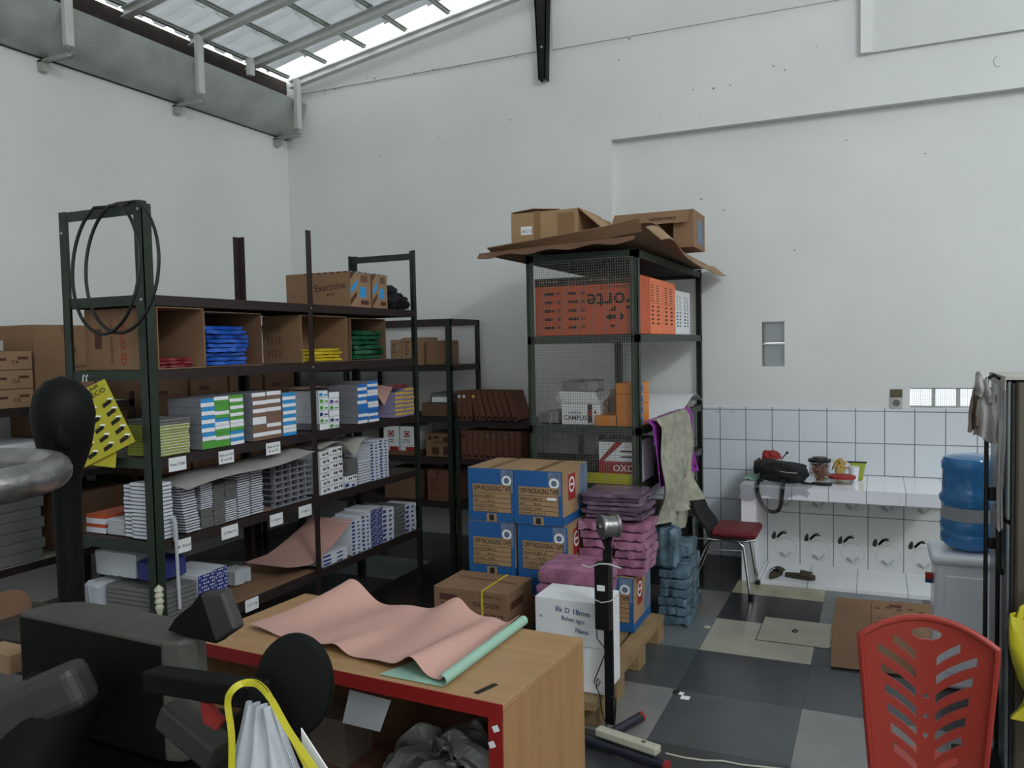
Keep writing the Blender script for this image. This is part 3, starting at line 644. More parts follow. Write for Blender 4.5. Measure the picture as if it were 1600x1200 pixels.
# paper packs: one mesh for each kind, copied along the stacks
PK = {}
def pack(kind, dx, dy, dz):
    """a pack seen from its labelled end: the mesh is made once for each kind and size"""
    key = (kind, round(dx, 3), round(dy, 3), round(dz, 3))
    if key in PK: return PK[key]
    m = MB(); m.box(-dx, 0, 0, dy, 0, dz, 0); e = .0006; mats = ['box_grey']
    def q(u0, u1, v0, v1, mi, s=0): m.add([(e+s, u0*dy, v0*dz), (e+s, u1*dy, v0*dz), (e+s, u1*dy, v1*dz), (e+s, u0*dy, v1*dz)], [(0, 1, 2, 3)], mi)
    if kind.startswith('half'):
        c = kind[5:]; mats = ['box_grey', 'lab_white', 'lab_'+c]; q(0, 1, 0, .48, 1); q(0, 1, .48, 1, 2)
    elif kind.startswith('flip'):
        c = kind[5:]; mats = ['box_grey', 'lab_white', 'lab_'+c]; q(0, 1, .5, 1, 1); q(0, 1, 0, .5, 2)
    elif kind.startswith('full'):
        c = kind[5:]; mats = ['box_grey', 'lab_'+c]; q(0, 1, .03, .97, 1)
    elif kind.startswith('note'):
        c = kind[5:]; mats = ['pages', 'lab_white', 'lab_'+c]; q(.02, .98, .05, .95, 1); q(.08, .42, .15, .7, 2, .0003); q(.55, .92, .2, .45, 2, .0003)
    elif kind == 'white': mats = ['cover_dark', 'pages']; m = MB(); m.box(-dx, 0, 0, dy, 0, dz*.22, 0); m.box(-dx, .001, .001, dy-.001, dz*.22, dz, 1)
    elif kind == 'thin': mats = ['cover_dark', 'pages']; m = MB(); m.box(-dx, 0, 0, dy, 0, dz*.4, 0); m.box(-dx, .001, .001, dy-.001, dz*.4, dz, 1)
    elif kind == 'grey': mats = ['page_grey', 'cover_dark']; m = MB(); m.box(-dx, 0, 0, dy, dz*.12, dz, 0); m.box(-dx, .0005, .0, dy, 0, dz*.12, 1)
    elif kind == 'lilac': mats = ['lab_lilac', 'lab_yellow', 'lab_lilac']; q(0, 1, .5, 1, 1)
    elif kind == 'navy': mats = ['pages', 'lab_navy', 'lab_white']; q(0, 1, 0, 1, 1); 
    elif kind == 'bluewhite': mats = ['pages', 'lab_navy', 'lab_white']; q(0, .3, .2, .8, 1); q(.55, .8, .1, .5, 1)
    elif kind == 'label': mats = ['white_card', 'ink', 'ink']; q(.02, .98, 0, .05, 1); q(.3, .42, .35, .7, 1); q(.46, .58, .35, .7, 1); q(.68, .76, .5, .8, 1); q(.8, .94, .4, .75, 1)
    elif kind == 'pad': mats = ['pad_green', 'pages']; q(0, 1, .55, .8, 1)
    elif kind == 'tray': mats = ['clear_film', 'box_grey', 'cover_dark']; m = MB(); m.box(-dx, 0, 0, dy, 0, dz*.25, 1); m.box(-dx, -.03, .004, dy-.004, dz*.25, dz*.88, 2); [m.box(-dx, -.004, dy*(.02+.2*i), dy*(.05+.2*i), dz*.2, dz, 1) for i in range(5)]; m.box(-dx, -.002, .0, dy, dz*.9, dz, 0)
    if kind == 'navy':
        for i in range(7):
            for j in range(max(1, int(dz/.012))): 
                if (i*3+j*5) % 4: u = .08+.13*i; v = (j+.3)/max(1, int(dz/.012)); q(u, u+.08, v, v+.35/max(1, int(dz/.012)), 2, .0003)
    me = bpy.data.meshes.new('pack'); me.from_pydata([tuple(v) for v in m.v], [], m.f)
    for q_ in mats: me.materials.append(MATS[q_])
    me.polygons.foreach_set('material_index', m.m); me.update(); PK[key] = me; return me
def stack(kinds, y0, dy, z0, z1, x=FX, dx=.21, what='box', where='', group=None, name='paper_pack', cat='pack', jit=.003, lean=0.0, rot=0, desc=None):
    """a stack of packs, the first of kinds lowest; where says which stack"""
    n = len(kinds); h = (z1-z0)/n
    for i, kd in enumerate(kinds):
        me = pack(kd, dx, dy, h-.0012); o = bpy.data.objects.new(name, me); COL.objects.link(o)
        o.location = (x+random.uniform(-jit, jit), y0+random.uniform(-jit, jit)*.5+lean*i, z0+i*h+.0003); o.rotation_euler[2] = rot+random.uniform(-jit, jit)*2
        d = desc or {'half': 'grey pack, %s over white label', 'flip': 'grey pack, white over %s label', 'full': 'grey pack, plain %s label', 'note': 'small white packet, %s print', 'whit': 'white-edged notebook', 'thin': 'thin white-edged notebook', 'grey': 'grey-edged pad', 'lila': 'lilac and yellow packet', 'navy': 'navy patterned notebook pack', 'blue': 'blue and white notebook pack', 'labe': 'white box with black printing', 'pad': 'green-covered note pad', 'tray': 'clear-lidded tray with white ribs'}[kd[:4].strip() if kd != 'pad' else 'pad']
        c = kd[5:].replace('deep', 'bright blue').replace('blue', 'blue') if len(kd) > 5 else ''
        if '%s' in d: d = d % c
        tag(o, '%s, %s in %s' % (d, nth(i, n), where), cat, group)
G3 = 'grey paper packs on the third shelf'; z3 = 1.187
stack(['pad']*11+['grey', 'grey'], 2.60, .17, z3, 1.352, dx=.2, where='the low pile beside the green post', group='pads in the low pile', what='pad', name='note_pad', cat='note pad', jit=.005)
stack(['full green', 'half blue', 'half blue', 'half blue', 'half blue', 'half blue'], 2.845, .085, z3, 1.428, where='leftmost stack of third shelf', group=G3)
stack(['full green', 'half green', 'half white'.replace('half white', 'flip green'), 'half blue', 'flip green', 'full green', 'flip green'], 2.93, .095, z3, 1.432, where='second stack of third shelf', group=G3)
stack(['half blue', 'half blue', 'flip green', 'half green', 'half green', 'half green', 'half green'], 3.03, .092, z3, 1.434, where='third stack of third shelf', group=G3)
stack(['flip brown', 'full brown', 'full white', 'flip brown', 'flip brown', 'flip brown'], 3.185, .10, z3, 1.434, where='first brown-labelled stack', group=G3)
stack(['flip brown', 'flip brown', 'full brown', 'flip brown', 'flip brown', 'flip brown'], 3.29, .11, z3, 1.436, where='second brown-labelled stack', group=G3)
stack(['flip blue', 'half blue', 'half blue', 'half blue', 'half blue', 'half blue'], 3.415, .105, z3, 1.42, where='light blue stack by middle post', group=G3)
stack(['flip grey'.replace('flip grey', 'full white')]*1+['note green', 'note navy', 'note green', 'note green', 'note blue'], 3.725, .085, z3, 1.412, where='first stack right of middle post', group='small packets on the third shelf', desc=None)
stack(['note green', 'note navy', 'full white', 'note green', 'note purple', 'full white'], 3.815, .095, z3, 1.40, where='second stack right of middle post', group='small packets on the third shelf')
stack(['half deep', 'half deep', 'full deep', 'half deep', 'half deep', 'half deep'], 4.10, .10, z3, 1.43, where='left bright blue stack', group=G3)
stack(['half deep', 'half deep', 'flip deep', 'half deep', 'flip deep', 'half deep', 'half deep'], 4.205, .115, z3, 1.445, where='right bright blue stack', group=G3)
stack(['lilac']*6, 4.52, .11, z3, 1.355, where='left lilac stack', group='lilac packets on the third shelf')
stack(['lilac']*7, 4.635, .12, z3, 1.375, where='lilac stack by far post', group='lilac packets on the third shelf')
packet('plastic_bag', 'small clear red bag lying on the lilac packets at the far end', 'bag', (-3.05, -2.93, 4.56, 4.74, 1.378, 1.40), 'bag_red', seed=4)
def paper(label, fn, mt, nu=24, nv=10, name='paper_sheet', cat='paper', th=.0012): m = MB(); m.sheet(fn, nu, nv, th); return tag(m.build(name, mt), label, cat)
paper('pink paper sheet draped behind the bright blue stacks', lambda u, v: (-2.92-.26*v, 4.34+.36*u, 1.385+.03*v+.02*math.sin(u*5)-.13*(1-v)*max(0, 1-abs(u-.25)*3.2)), 'pink_paper')
paper('small pink paper sheet lying on the packets right of the middle post', lambda u, v: (-2.93-.2*v, 3.70+.22*u, 1.423+.012*math.sin(u*4)), 'pink_paper', 12, 6)
# fourth-from-top shelf
z2 = .814; G2 = 'white-edged notebooks on the second shelf'
GN = 'notebooks in the white stacks of the second shelf'
stack(['white']*15, 2.572, .085, z2, 1.07, dx=.16, where='the tall stack beside the green post', group=GN, name='notebook', cat='notebook', lean=-.0003)
stack(['thin']*17, 2.73, .085, z2, 1.035, dx=.15, where='the leaning stack right of the pale rod', group=GN, name='notebook', cat='notebook', lean=-.0022)
stack(['grey']*9+['thin']*12, 2.82, .075, z2, 1.025, dx=.15, where='the first grey-edged stack', group=GN, name='notebook', cat='notebook')
stack(['grey']*20, 2.90, .07, z2, 1.01, dx=.15, where='the second grey-edged stack', group=GN, name='notebook', cat='notebook')
stack(['thin']*10+['grey']*9, 2.975, .075, z2, 1.015, dx=.15, where='the third grey-edged stack', group=GN, name='notebook', cat='notebook')
stack(['thin']*18, 3.06, .085, z2, 1.03, dx=.15, where='the white stack before the last', group=GN, name='notebook', cat='notebook')
stack(['thin']*19, 3.155, .085, z2, 1.045, dx=.15, where='the last white stack before the trays', group=GN, name='notebook', cat='notebook')
stack(['tray']*7, 3.33, .31, z2, 1.035, dx=.26, where='the stack left of the middle post', group='clear-lidded trays', name='plastic_tray', cat='tray')
stack(['label']*6, 3.715, .085, z2, 1.065, dx=.24, where='the first white box stack', group='white boxes on the second shelf', name='small_box', cat='box')
stack(['label']*6, 3.803, .125, z2, 1.075, dx=.24, where='the second white box stack', group='white boxes on the second shelf', name='small_box', cat='box')
stack(['bluewhite', 'label'], 3.945, .12, z2, .885, dx=.2, where='the low pair beside the white boxes', group='low packs on the second shelf')
stack(['white']*9, 4.085, .12, z2, .96, dx=.2, where='the short white stack', group='short white stack', name='notebook', cat='notebook')
stack(['grey']*7, 3.97, .11, .888, .985, dx=.2, where='the grey pile on the low pair', group='grey pads', name='notebook', cat='notebook')
stack(['bluewhite']*12, 4.22, .095, z2, 1.05, dx=.2, where='the grey and blue stack', group='grey and blue packs at the far end of the second shelf')
stack(['bluewhite']*13, 4.32, .10, z2, 1.065, dx=.2, where='the last grey and blue stack', group='grey and blue packs at the far end of the second shelf')
paper('long pale grey sheet of board lying over the notebook stacks and jutting out', lambda u, v: (-2.80-.24*v+.03*u*(1-v), 2.66+.86*u+.03*v, 1.052+.055*u-.016*(1-v)+.01*math.sin(u*7)), 'paper_grey', 20, 6, 'board_sheet', 'board')
paper('curled cream paper sheet sagging over the white boxes', lambda u, v: (-2.87-.2*v, 3.70+.50*u, 1.085+.03*math.sin(u*math.pi)*(1 if u < .5 else 1)-.10*math.exp(-((u-.62)/.15)**2)+.05*max(0, u-.75)), 'paper', 30, 6)
# seen through the open end of the rack: packs stored deeper in
def endstack(kind, n, x1, w, z0, z1, y, where, name='notebook', cat='notebook', mt=None, group=None, lab='white-edged notebook'):
    h = (z1-z0)/n; mats, cols = {'white': (['cover_dark', 'pages'], None), 'orange': (['orange_card', 'pages'], None)}[kind]
    m = MB(); dz = h-.001; m.box(-w, 0, 0, .2, 0, dz*.3, 0); m.box(-w+.001, -.001, -.001, .199, dz*.3, dz, 1)
    if kind == 'orange': m = MB(); m.box(-w, 0, 0, .2, 0, dz*.6, 1); m.box(-w, 0, 0, .2, dz*.6, dz, 0)
    me = bpy.data.meshes.new('pack'); me.from_pydata([tuple(v) for v in m.v], [], m.f); [me.materials.append(MATS[q]) for q in mats]; me.polygons.foreach_set('material_index', m.m)
    for i in range(n):
        o = bpy.data.objects.new(name, me); COL.objects.link(o); o.location = (x1+random.uniform(-.003, .003), y, z0+i*h+.0004); tag(o, '%s, %s in %s' % (lab, nth(i, n), where), cat, group)
endstack('orange', 2, -3.265, .125, z2, .90, 2.60, 'the pair at the back of the rack end', 'paper_pack', 'pack', group='orange and white packs', lab='orange and white pack')
endstack('white', 10, -3.135, .11, z2, .885, 2.60, 'short stack seen through rack end', group=GN)
endstack('white', 13, -3.02, .095, z2, 1.055, 2.585, 'tall stack seen through rack end', group=GN, lab='cream-edged notebook')
# bottom shelf
z1_ = .397
stack(['grey']*9, 2.585, .19, z1_, .585, x=-2.895, dx=.36, where='the wide grey pile on the bottom shelf', group='grey pads on the bottom shelf', name='note_pad', cat='note pad')
stack(['navy']*6, 2.785, .10, z1_, .60, x=-2.895, dx=.24, where='the first navy stack on the bottom shelf', group='navy notebooks on the bottom shelf left', name='notebook', cat='notebook')
stack(['navy']*6, 2.89, .085, z1_, .605, x=-2.895, dx=.24, where='the second navy stack on the bottom shelf', group='navy notebooks on the bottom shelf left', name='notebook', cat='notebook')
packet('plastic_bag', 'white and blue plastic bag of goods at the back of the bottom shelf end', 'bag', (-3.38, -3.10, 2.62, 2.80, .60, .735), 'bag_white', seed=3)
packet('plastic_bag', 'blue printed packet beside the white bag in the rack end', 'bag', (-3.10, -2.97, 2.62, 2.80, .60, .70), 'lab_navy', seed=5, wob=.006)
packet('plastic_bag', 'cloudy white bag bulging from the lower back of the rack end', 'bag', (-3.385, -3.27, 2.555, 2.80, .40, .59), 'bag_white', seed=8)
MB_ = MB(); MB_.box(-3.37, -2.90, 3.0, 3.65, .3965, .400); tag(MB_.build('cardboard_liner', 'card'), 'flat brown cardboard liner on the near bay of the bottom shelf', 'cardboard')
MB_ = MB(); MB_.box(-3.37, -2.90, 3.0, 3.655, .8135, .817) if False else MB_.box(-3.10, -2.895, 3.25, 3.325, .8135, .816); tag(MB_.build('cardboard_liner', 'card_light'), 'strip of brown cardboard between notebooks and trays', 'cardboard')
packet('plastic_bag', 'small crumpled brown and white bag on the bottom shelf behind the navy stacks', 'bag', (-3.25, -3.13, 3.06, 3.20, .402, .50), 'towel_brown', seed=11)
packet('plastic_bag', 'small crumpled pale bag deep on the bottom shelf', 'bag', (-3.20, -3.08, 3.22, 3.34, .402, .49), 'bag_white', seed=13)
stack(['bluewhite']*3, 3.72, .23, z1_, .465, dx=.2, where='the low flat pile under the pink sheet', group='blue and white packs on the bottom shelf')
stack(['bluewhite']*9, 4.0, .10, z1_, .605, dx=.2, where='the first tall stack at the far bottom', group='blue and white packs on the bottom shelf')
stack(['bluewhite']*9, 4.105, .09, z1_, .62, dx=.2, where='the second tall stack at the far bottom', group='blue and white packs on the bottom shelf')
stack(['navy']*6, 4.20, .13, z1_, .635, dx=.2, where='the navy stack at the far bottom', group='navy packs on the far bottom shelf')
stack(['bluewhite']*7, 4.335, .13, z1_, .61, dx=.2, where='the third tall stack at the far bottom', group='blue and white packs on the bottom shelf')
stack(['grey']*8, 4.475, .13, z1_, .60, dx=.2, where='the grey-edged stack at the far bottom', group='grey packs on the far bottom shelf')
stack(['bluewhite']*6, 4.61, .13, z1_, .585, dx=.2, where='the last stack by far post', group='blue and white packs on the bottom shelf')
paper('pink paper sheet curling up over the bottom shelf packs', lambda u, v: (-2.90-.3*v, 3.42+.60*u, .475+.15*max(0, u-.3)**1.2*1.4-.04*(1-v)*math.sin(u*math.pi)), 'pink_paper')
# pale rod and beads hanging on the near post
m = MB(); m.tube([at(270, 808, x=-2.866), at(273, 815, x=-2.866), at(275, 845, x=-2.866)], .011, 10); m.tube([at(275, 840, x=-2.866), at(281, 951, x=-2.866)], .0075, 8)
tag(m.build('measuring_rod', 'bag_white'), 'pale blue-white plastic rod hanging in front of the green post', 'rod')
m = MB(); c = at(249, 940, x=-2.86); m.lathe([(0.001, .075), (.018, .06), (.02, .048), (.012, .044), (.019, .03), (.019, .022), (.012, .018), (.019, .004), (.019, -.004), (.012, -.01), (.019, -.024), (.017, -.032), (.004, -.075)], c, 16)
tag(m.build('stacked_caps', 'cream_plastic'), 'short string of cream rounded caps on the foot of the green post', 'caps')
# black hose coiled over the rack end
m = MB(); pts = []
for k in range(2):
    for j in range(48):
        a = math.pi/2+2*math.pi*j/48; cx = -3.045+.085*k; rx = .205+.015*k; rz = .288; yy = 2.515+.024*math.sin(a)+.012*k+(.03 if math.sin(a) > .93 else 0)-(.012 if math.sin(a) <= .93 else 0)
        pts.append((cx+rx*math.cos(a), yy-.02*(math.sin(a) < .93), 2.022+rz*math.sin(a)+.003*k))
m.tube(pts, .0075, 8, closed=True); tag(m.build('hose_coil', 'black_rubber'), 'thin black hose looped twice over the end of the long rack', 'hose')
# yellow blister cards and a white hook on the rack end
def ycard(label, corners, items, th=.002):
    a, b, c, d = [V(q) for q in corners]; m = MB(); n = (b-a).cross(d-a).normalized(); m.prism([a, b, c, d], -n*th, 0)
    r, u = (b-a), (d-a)
    if items:
        m.text('CASTECO', .022, a+r*.34+u*.80+n*.001, r, u, 1, w=r.length*.60); m.text('PEN AIR', .018, a+r*.42+u*.895+n*.001, r, u, 1, w=r.length*.45)
        for i in range(3):
            for j in range(5): p = a+r*(.16+.31*i)+u*(.09+.135*j)+n*.0012; m.bar(p, p+r*.16+u*.02, .017, .003, 1, up=n); m.lathe([(.014, 0), (.011, .006)], p+r*.17+u*.035+n*.003, 10, 2)
    t = tag(m.build('blister_card', ['bag_lemon', 'ink_black', 'lab_white']), label, 'card', 'yellow blister cards'); return t
ycard('large yellow card of lighters with black CASTECO lettering hanging on the rack end', (at(131, 731, y=2.50), at(211, 690, y=2.50), at(163, 592, y=2.50), at(84, 632, y=2.50)), True)
ycard('lower yellow card peeping out under the large one', (at(100, 722, y=2.512), at(180, 731, y=2.512), at(186, 640, y=2.512), at(96, 640, y=2.512)), False)
ycard('orange-yellow card hanging at the left behind the black lever', (at(93, 712, y=2.524), at(104, 716, y=2.524), at(104, 660, y=2.524), at(85, 655, y=2.524)), False)
m = MB(); p = at(131, 592, y=2.53)
for k in (0, .022): m.tube([p+V((k, -.004, -.012)), p+V((k, -.004, .012)), p+V((k+.008, -.006, .018)), p+V((k+.016, -.008, .012))], .0022, 6)
tag(m.build('hook', 'white_plastic'), 'pair of small white hooks on the rack end rail', 'hook')
# ------------------------------------------------------------------ corner rack and low rack
Yb = 5.66
ink2 = ['ink_brown', 'ink_black']
def lines(f, u, v, n, dv=.1, w=.3, mi=0): return [('r', f, u, u+w*(1-.25*(i % 3)), v-dv*i, v-dv*i+dv*.42, mi) for i in range(n)]
carton('small upright brown carton behind the green bags, left of two', (-3.655, -3.55, Yb, 6.0, 1.502, 1.715), 'card_light', lines('y', .2, .8, 4), ink2, tape=False)
carton('small brown carton behind the green bags, taller right one', (-3.545, -3.40, Yb, 6.0, 1.502, 1.73), 'card_light', lines('y', .2, .8, 5), ink2, tape=False)
carton('plain brown carton in the corner rack top bay', (-3.38, -3.20, Yb+.1, 6.0, 1.502, 1.70), 'card', tape=False)
t = open_carton('low open carton with clear packets on the corner rack', (-3.37, -3.11, Yb, 6.02, 1.092, 1.20), 'z', 'card_dark')
packet('plastic_bag', 'crumpled clear packet in the low carton of the corner rack', 'bag', (-3.32, -3.13, Yb+.05, 5.95, 1.14, 1.28), 'page_grey', seed=21)
m = MB(); m.box(-3.27, -3.10, Yb-.005, Yb+.05, 1.205, 1.245); tag(m.build('label_roll', 'lab_white'), 'bright white printed packet on the low carton of the corner rack', 'packet')
carton('brown carton with printed front on the corner rack, under the low open carton', (-3.34, -3.075, Yb, 6.0, .762, .95), 'card', [('t', 'y', .28, .58, .018, 'KERTAS NOTA', 0), ('r', 'y', .08, .2, .72, .9, 0), ('r', 'y', .25, .45, .78, .9, 0), ('r', 'y', .6, .85, .66, .86, 0), ('r', 'y', .2, .45, .1, .4, 0), ('r', 'y', .6, .8, .08, .45, 0)], ink2)
carton('brown carton with vertical tape standing on the lowest board of the corner rack', (-3.33, -3.06, Yb-.01, 6.0, .402, .655), 'card_red', [('r', 'y', .3, .42, .82, 1, 0)]+lines('y', .1, .7, 5), ink2)
carton('low brown tray box beneath the two white boxes', (-3.76, -3.43, Yb, 6.0, .762, .80), 'card_dark', tape=False)
for k, (x0, x1, lb) in enumerate(((-3.745, -3.60, 'white carton with a red logo, left of the pair behind the far post'), (-3.585, -3.45, 'white carton with a red logo, right of the pair behind the far post'))):
    carton(lb, (x0, x1, Yb, 5.95, .802, 1.0), 'white_card', [('r', 'y', .3, .68, .56, .82, 1), ('ring', 'y', .49, .69, .02, .006, 2), ('t', 'y', .2, .42, .012, 'DAIMARU', 0), ('t', 'y', .15, .32, .012, 'OPP TAPE', 0), ('r', 'y', .4, 1, 0, .16, 1)], ['ink_black', 'ink_red', 'white_card'], tape=False, group='white logo cartons')
carton('dark carton seen below the pink paper at the far end', (-3.75, -3.42, Yb, 6.0, .402, .64), 'card_dark', tape=False)
# kraft folder boxes leaning on the low rack, two rows
def folder(label, x, z, h, w, lean, dots, group):
    t = thing('folder_box', label, 'folder', (x, 5.63, z), group); M = Matrix.Translation((x, 5.63, z)) @ Matrix.Rotation(lean, 4, 'Y')
    m = MB(); m.prism([M @ V(q) for q in ((0, 0, 0), (0, .26, 0), (0, .26, h*.97), (0, 0, h))], M.to_3x3() @ V((w, 0, 0)), 0)
    m.build('folder_body', 'card_red', t, bevel=.0015); m = MB()
    M2 = M @ Matrix.Rotation(math.pi/2, 4, 'X'); m.lathe([(.013, 0), (.012, .002)], (0, 0, 0), 14, 0, M2 @ Matrix.Translation((w/2, h*.8, .0005))); m.build('spine_label', dots, t)
    m = MB(); m.lathe([(.012, 0), (.012, .001)], (0, 0, 0), 12, 0, M2 @ Matrix.Translation((w/2, h*.1, .0002))); m.build('finger_hole', 'hole', t)
xs = [-3.0, -2.953, -2.905, -2.835, -2.785, -2.73, -2.675, -2.62, -2.565, -2.508]
for i, x in enumerate(xs):
    lean = [0, .02, .04, .20, .22, .24, .26, .28, .30, .32][i]
    folder('kraft folder box, %s spine label, %s of leaning upper row' % ('cream' if i < 2 else 'yellow' if i == 3 else 'brown', 'leftmost' if i == 0 else ORD[i]+' from the left'), x-.03, 1.062, .24, .042, -lean, ['lab_white', 'lab_white', 'card_red', 'lab_yellow', 'card_dark', 'card_red', 'card_dark', 'card_red', 'card_red', 'card_red'][i], 'kraft folder boxes in the upper row')
for i in range(10):
    folder('kraft folder box, %s spine label, %s of upright lower row' % ('pale' if i in (4, 5, 7) else 'dark', 'leftmost' if i == 0 else ORD[i]+' from the left'), -3.0+.052*i, .762, .225, .048, 0, ['ink', 'card_dark', 'card_dark', 'card_dark', 'page_grey', 'page_grey', 'card_dark', 'page_grey', 'card_dark', 'card_dark'][i], 'kraft folder boxes in the lower row')
# ------------------------------------------------------------------ rack along the left wall
zt = 1.347
carton('tall plain brown carton on the left wall rack behind the hose', (-4.98, -4.55, 3.20, 3.60, zt+.0, 1.83), 'card', [('t', 'x', .5, .62, .05, 'A4', 0)]+lines('x', .5, .45, 3, .09, .35), ['card_dark'])
for i in range(3):
    carton('long flat brown printed carton, %s of three at the left edge' % ['lowest', 'middle', 'topmost'][i], (-5.0, -4.53, 2.55, 3.17, zt+.11*i, zt+.11*i+.107), 'card_light', [('r', 'x', .55, .75, .5, .65, 0), ('r', 'x', .86, .96, .55, .7, 0), ('t', 'x', .80, .3, .025, 'C4', 0), ('r', 'x', .3, .42, .5, .65, 0)], ink2, group='flat cartons on the wall rack')
carton('flat pale carton lying on the brown ones at the left edge', (-4.95, -4.60, 2.5, 3.05, zt+.331, zt+.39), 'paper_grey', [('r', 'x', .6, .9, .6, .9, 0)], ['ink_black'], tape=False)
carton('white equipment box with a black slot on the wall rack middle shelf', (-4.98, -4.53, 2.75, 3.28, .932, 1.14), 'white_card', [('r', 'x', .45, .85, .45, .8, 0), ('r', 'x', .9, .94, .3, .6, 0)], ['ink_black'], tape=False)
for i in range(7): 
    for j in range(2):
        if (i, j) == (6, 0): continue
        carton('grey paper ream box, %s of the %s column on the low wall shelf' % (nth(i, 7), ['left', 'right'][j]), (-4.93, -4.53, 2.60+.30*j+.02*(i % 2), 2.88+.30*j+.02*(i % 2), .442+.062*i, .442+.062*i+.060), 'page_grey', tape=False, group='grey ream boxes', name='ream_box')
# ------------------------------------------------------------------ mesh rack contents
zs1 = 1.699
def num(f): return [('r', f, .1+.4*a, .1+.4*a+.22*(1-.2*((q+a) % 2)), .86-.045*q, .875-.045*q, 0) for q in range(7) for a in (0, 1)]+[('r', f, .12+.42*a, .3+.42*a, .48-.075*q, .51-.075*q, 0) for q in range(5) for a in (0, 1)]+[('r', f, .06, .94, .555, .56, 0)]
ff = [('r', 'y', 0, 1, .86, 1, 1), ('t', 'y', .93, .955, .026, 'KUALITAS', 2, 180), ('t', 'y', .52, .95, .024, 'NUMBER', 2, 180)]
for q in range(6): ff.append(('p', 'y', [(.04+.035*q, .955), (.065+.035*q, .955), (.0525+.035*q, .90)], 3))
for q in range(6): ff.append(('p', 'y', [(.55+.03*q, .95), (.572+.03*q, .95), (.561+.03*q, .905)], 3))
ff += [('t', 'y', .98, .71, .095, 'Forte', 0, 180), ('t', 'y', .95, .83, .016, 'ISI PER BOX 20 PCS', 0, 180)]
for q in range(5):
    for a, u in ((0, .10), (1, .34)):
        ff += [('r', 'y', u, u+.10-.02*((q+a) % 2), .12+.145*q, .165+.145*q, 0), ('r', 'y', u+.125, u+.165, .115+.145*q, .175+.145*q, 4)]
ff += [('p', 'y', [(.70, .30), (.755, .36), (.755, .33), (.80, .33), (.80, .27), (.755, .27), (.755, .24)], 0), ('p', 'y', [(.735, .40), (.80, .49), (.80, .40)], 0), ('p', 'y', [(.84, .38), (.885, .30), (.84, .22)], 0), ('p', 'y', [(.74, .17), (.80, .17), (.77, .10)], 0)]
carton('large orange carton printed Forte upside down behind the mesh', (-1.845, -1.225, 4.43, 4.72, zs1, 2.035), 'orange_card', ff+[('r', 'x', 0, 1, 0, 1, 5)][:0], ['ink_black', 'ink', 'card_red', 'card_light', 'card_red', 'orange_card'], tape=False)
for y0, y1, lb in ((4.74, 5.06, 'brightly lit orange printed carton, nearer of the two at the side of the rack'), (5.08, 5.42, 'brightly lit orange printed carton, farther of the two at the side of the rack')):
    carton(lb, (-1.60, -1.235, y0, y1, zs1, 2.038), 'orange_lit', num('x'), ['ink_brown'], tape=False, group='orange cartons beside the Forte carton')
for y0, y1, lb in ((5.45, 5.66, 'white printed carton next to the orange ones'), (5.68, 5.90, 'white printed carton at the far end of the row')):
    carton(lb, (-1.60, -1.24, y0, y1, zs1, 2.0), 'white_card', num('x'), ['ink_black'], tape=False, group='white cartons at the end of the orange row')
zs2 = 1.174
t = open_carton('white CAMPUS carton with brown flaps open on the middle shelf', (-1.715, -1.475, 4.50, 4.85, zs2, 1.30), 'z', 'white_card', [('t', 'y', .05, .2, .028, 'CAMPUS', 0), ('t', 'y', .2, .5, .013, 'HOKKAN', 0), ('r', 'y', .68, .80, .1, .95, 0), ('r', 'y', .70, .78, .4, .7, 1), ('r', 'y', .86, .90, .5, .65, 0)], ['ink_black', 'ink_red'],
    flaps=[([(-1.71, 4.50, 1.30), (-1.475, 4.50, 1.30), (-1.50, 4.485, 1.365), (-1.73, 4.485, 1.372)], (0, .004, 0)), ([(-1.475, 4.5, 1.30), (-1.475, 4.85, 1.30), (-1.42, 4.85, 1.35), (-1.42, 4.5, 1.35)], (.004, 0, 0)), ([(-1.715, 4.5, 1.30), (-1.715, 4.85, 1.30), (-1.76, 4.85, 1.34), (-1.76, 4.5, 1.34)], (-.004, 0, 0))])
packet('plastic_bag', 'crumpled clear bag of small parts on the CAMPUS carton', 'bag', (-1.73, -1.52, 4.54, 4.78, 1.36, 1.43), 'crumple', seed=31, wob=.03)
packet('plastic_bag', 'crumpled clear bag lying left of the CAMPUS carton', 'bag', (-1.86, -1.74, 4.48, 4.8, zs2, 1.245), 'crumple', seed=33, wob=.03)
carton('tan open-topped carton between CAMPUS carton and orange boxes', (-1.46, -1.35, 4.64, 4.9, zs2, 1.37), 'card_light', tape=False)
for i in range(4):
    for j in range(1 if i else 2):
        x1 = -1.225-.135*j
        bx = (x1-.135 if i else x1-.13, x1, 4.44, 4.66, zs2+.062*i, zs2+.062*i+.061)
        carton('small bright orange box, %s' % (nth(i, 4)+' of the stack at the green post' if not j else 'single one left of the stack'), bx, 'orange_box', [('r', 'x', 0, .45, .05, .95, 0), ('p', 'x', [(.1, .3), (.38, .25), (.3, .7), (.18, .75)], 1)], ['lilac_print', 'ink_blue'], tape=False, group='small orange boxes', name='small_box')
paper('large white paper sheet curling over the side of the rack', lambda u, v: (-1.20-.45*v+.03*math.sin(u*3), 4.72+1.40*u, 1.195+.035*v+.10*math.exp(-((u-.72)/.25)**2)*(1-.5*v)-.018*(1-v)), 'white_card', 26, 8)
packet('plastic_bag', 'clear crinkled film under the white paper sheet', 'bag', (-1.45, -1.22, 5.45, 5.95, zs2, 1.225), 'crumple', seed=35, wob=.02)
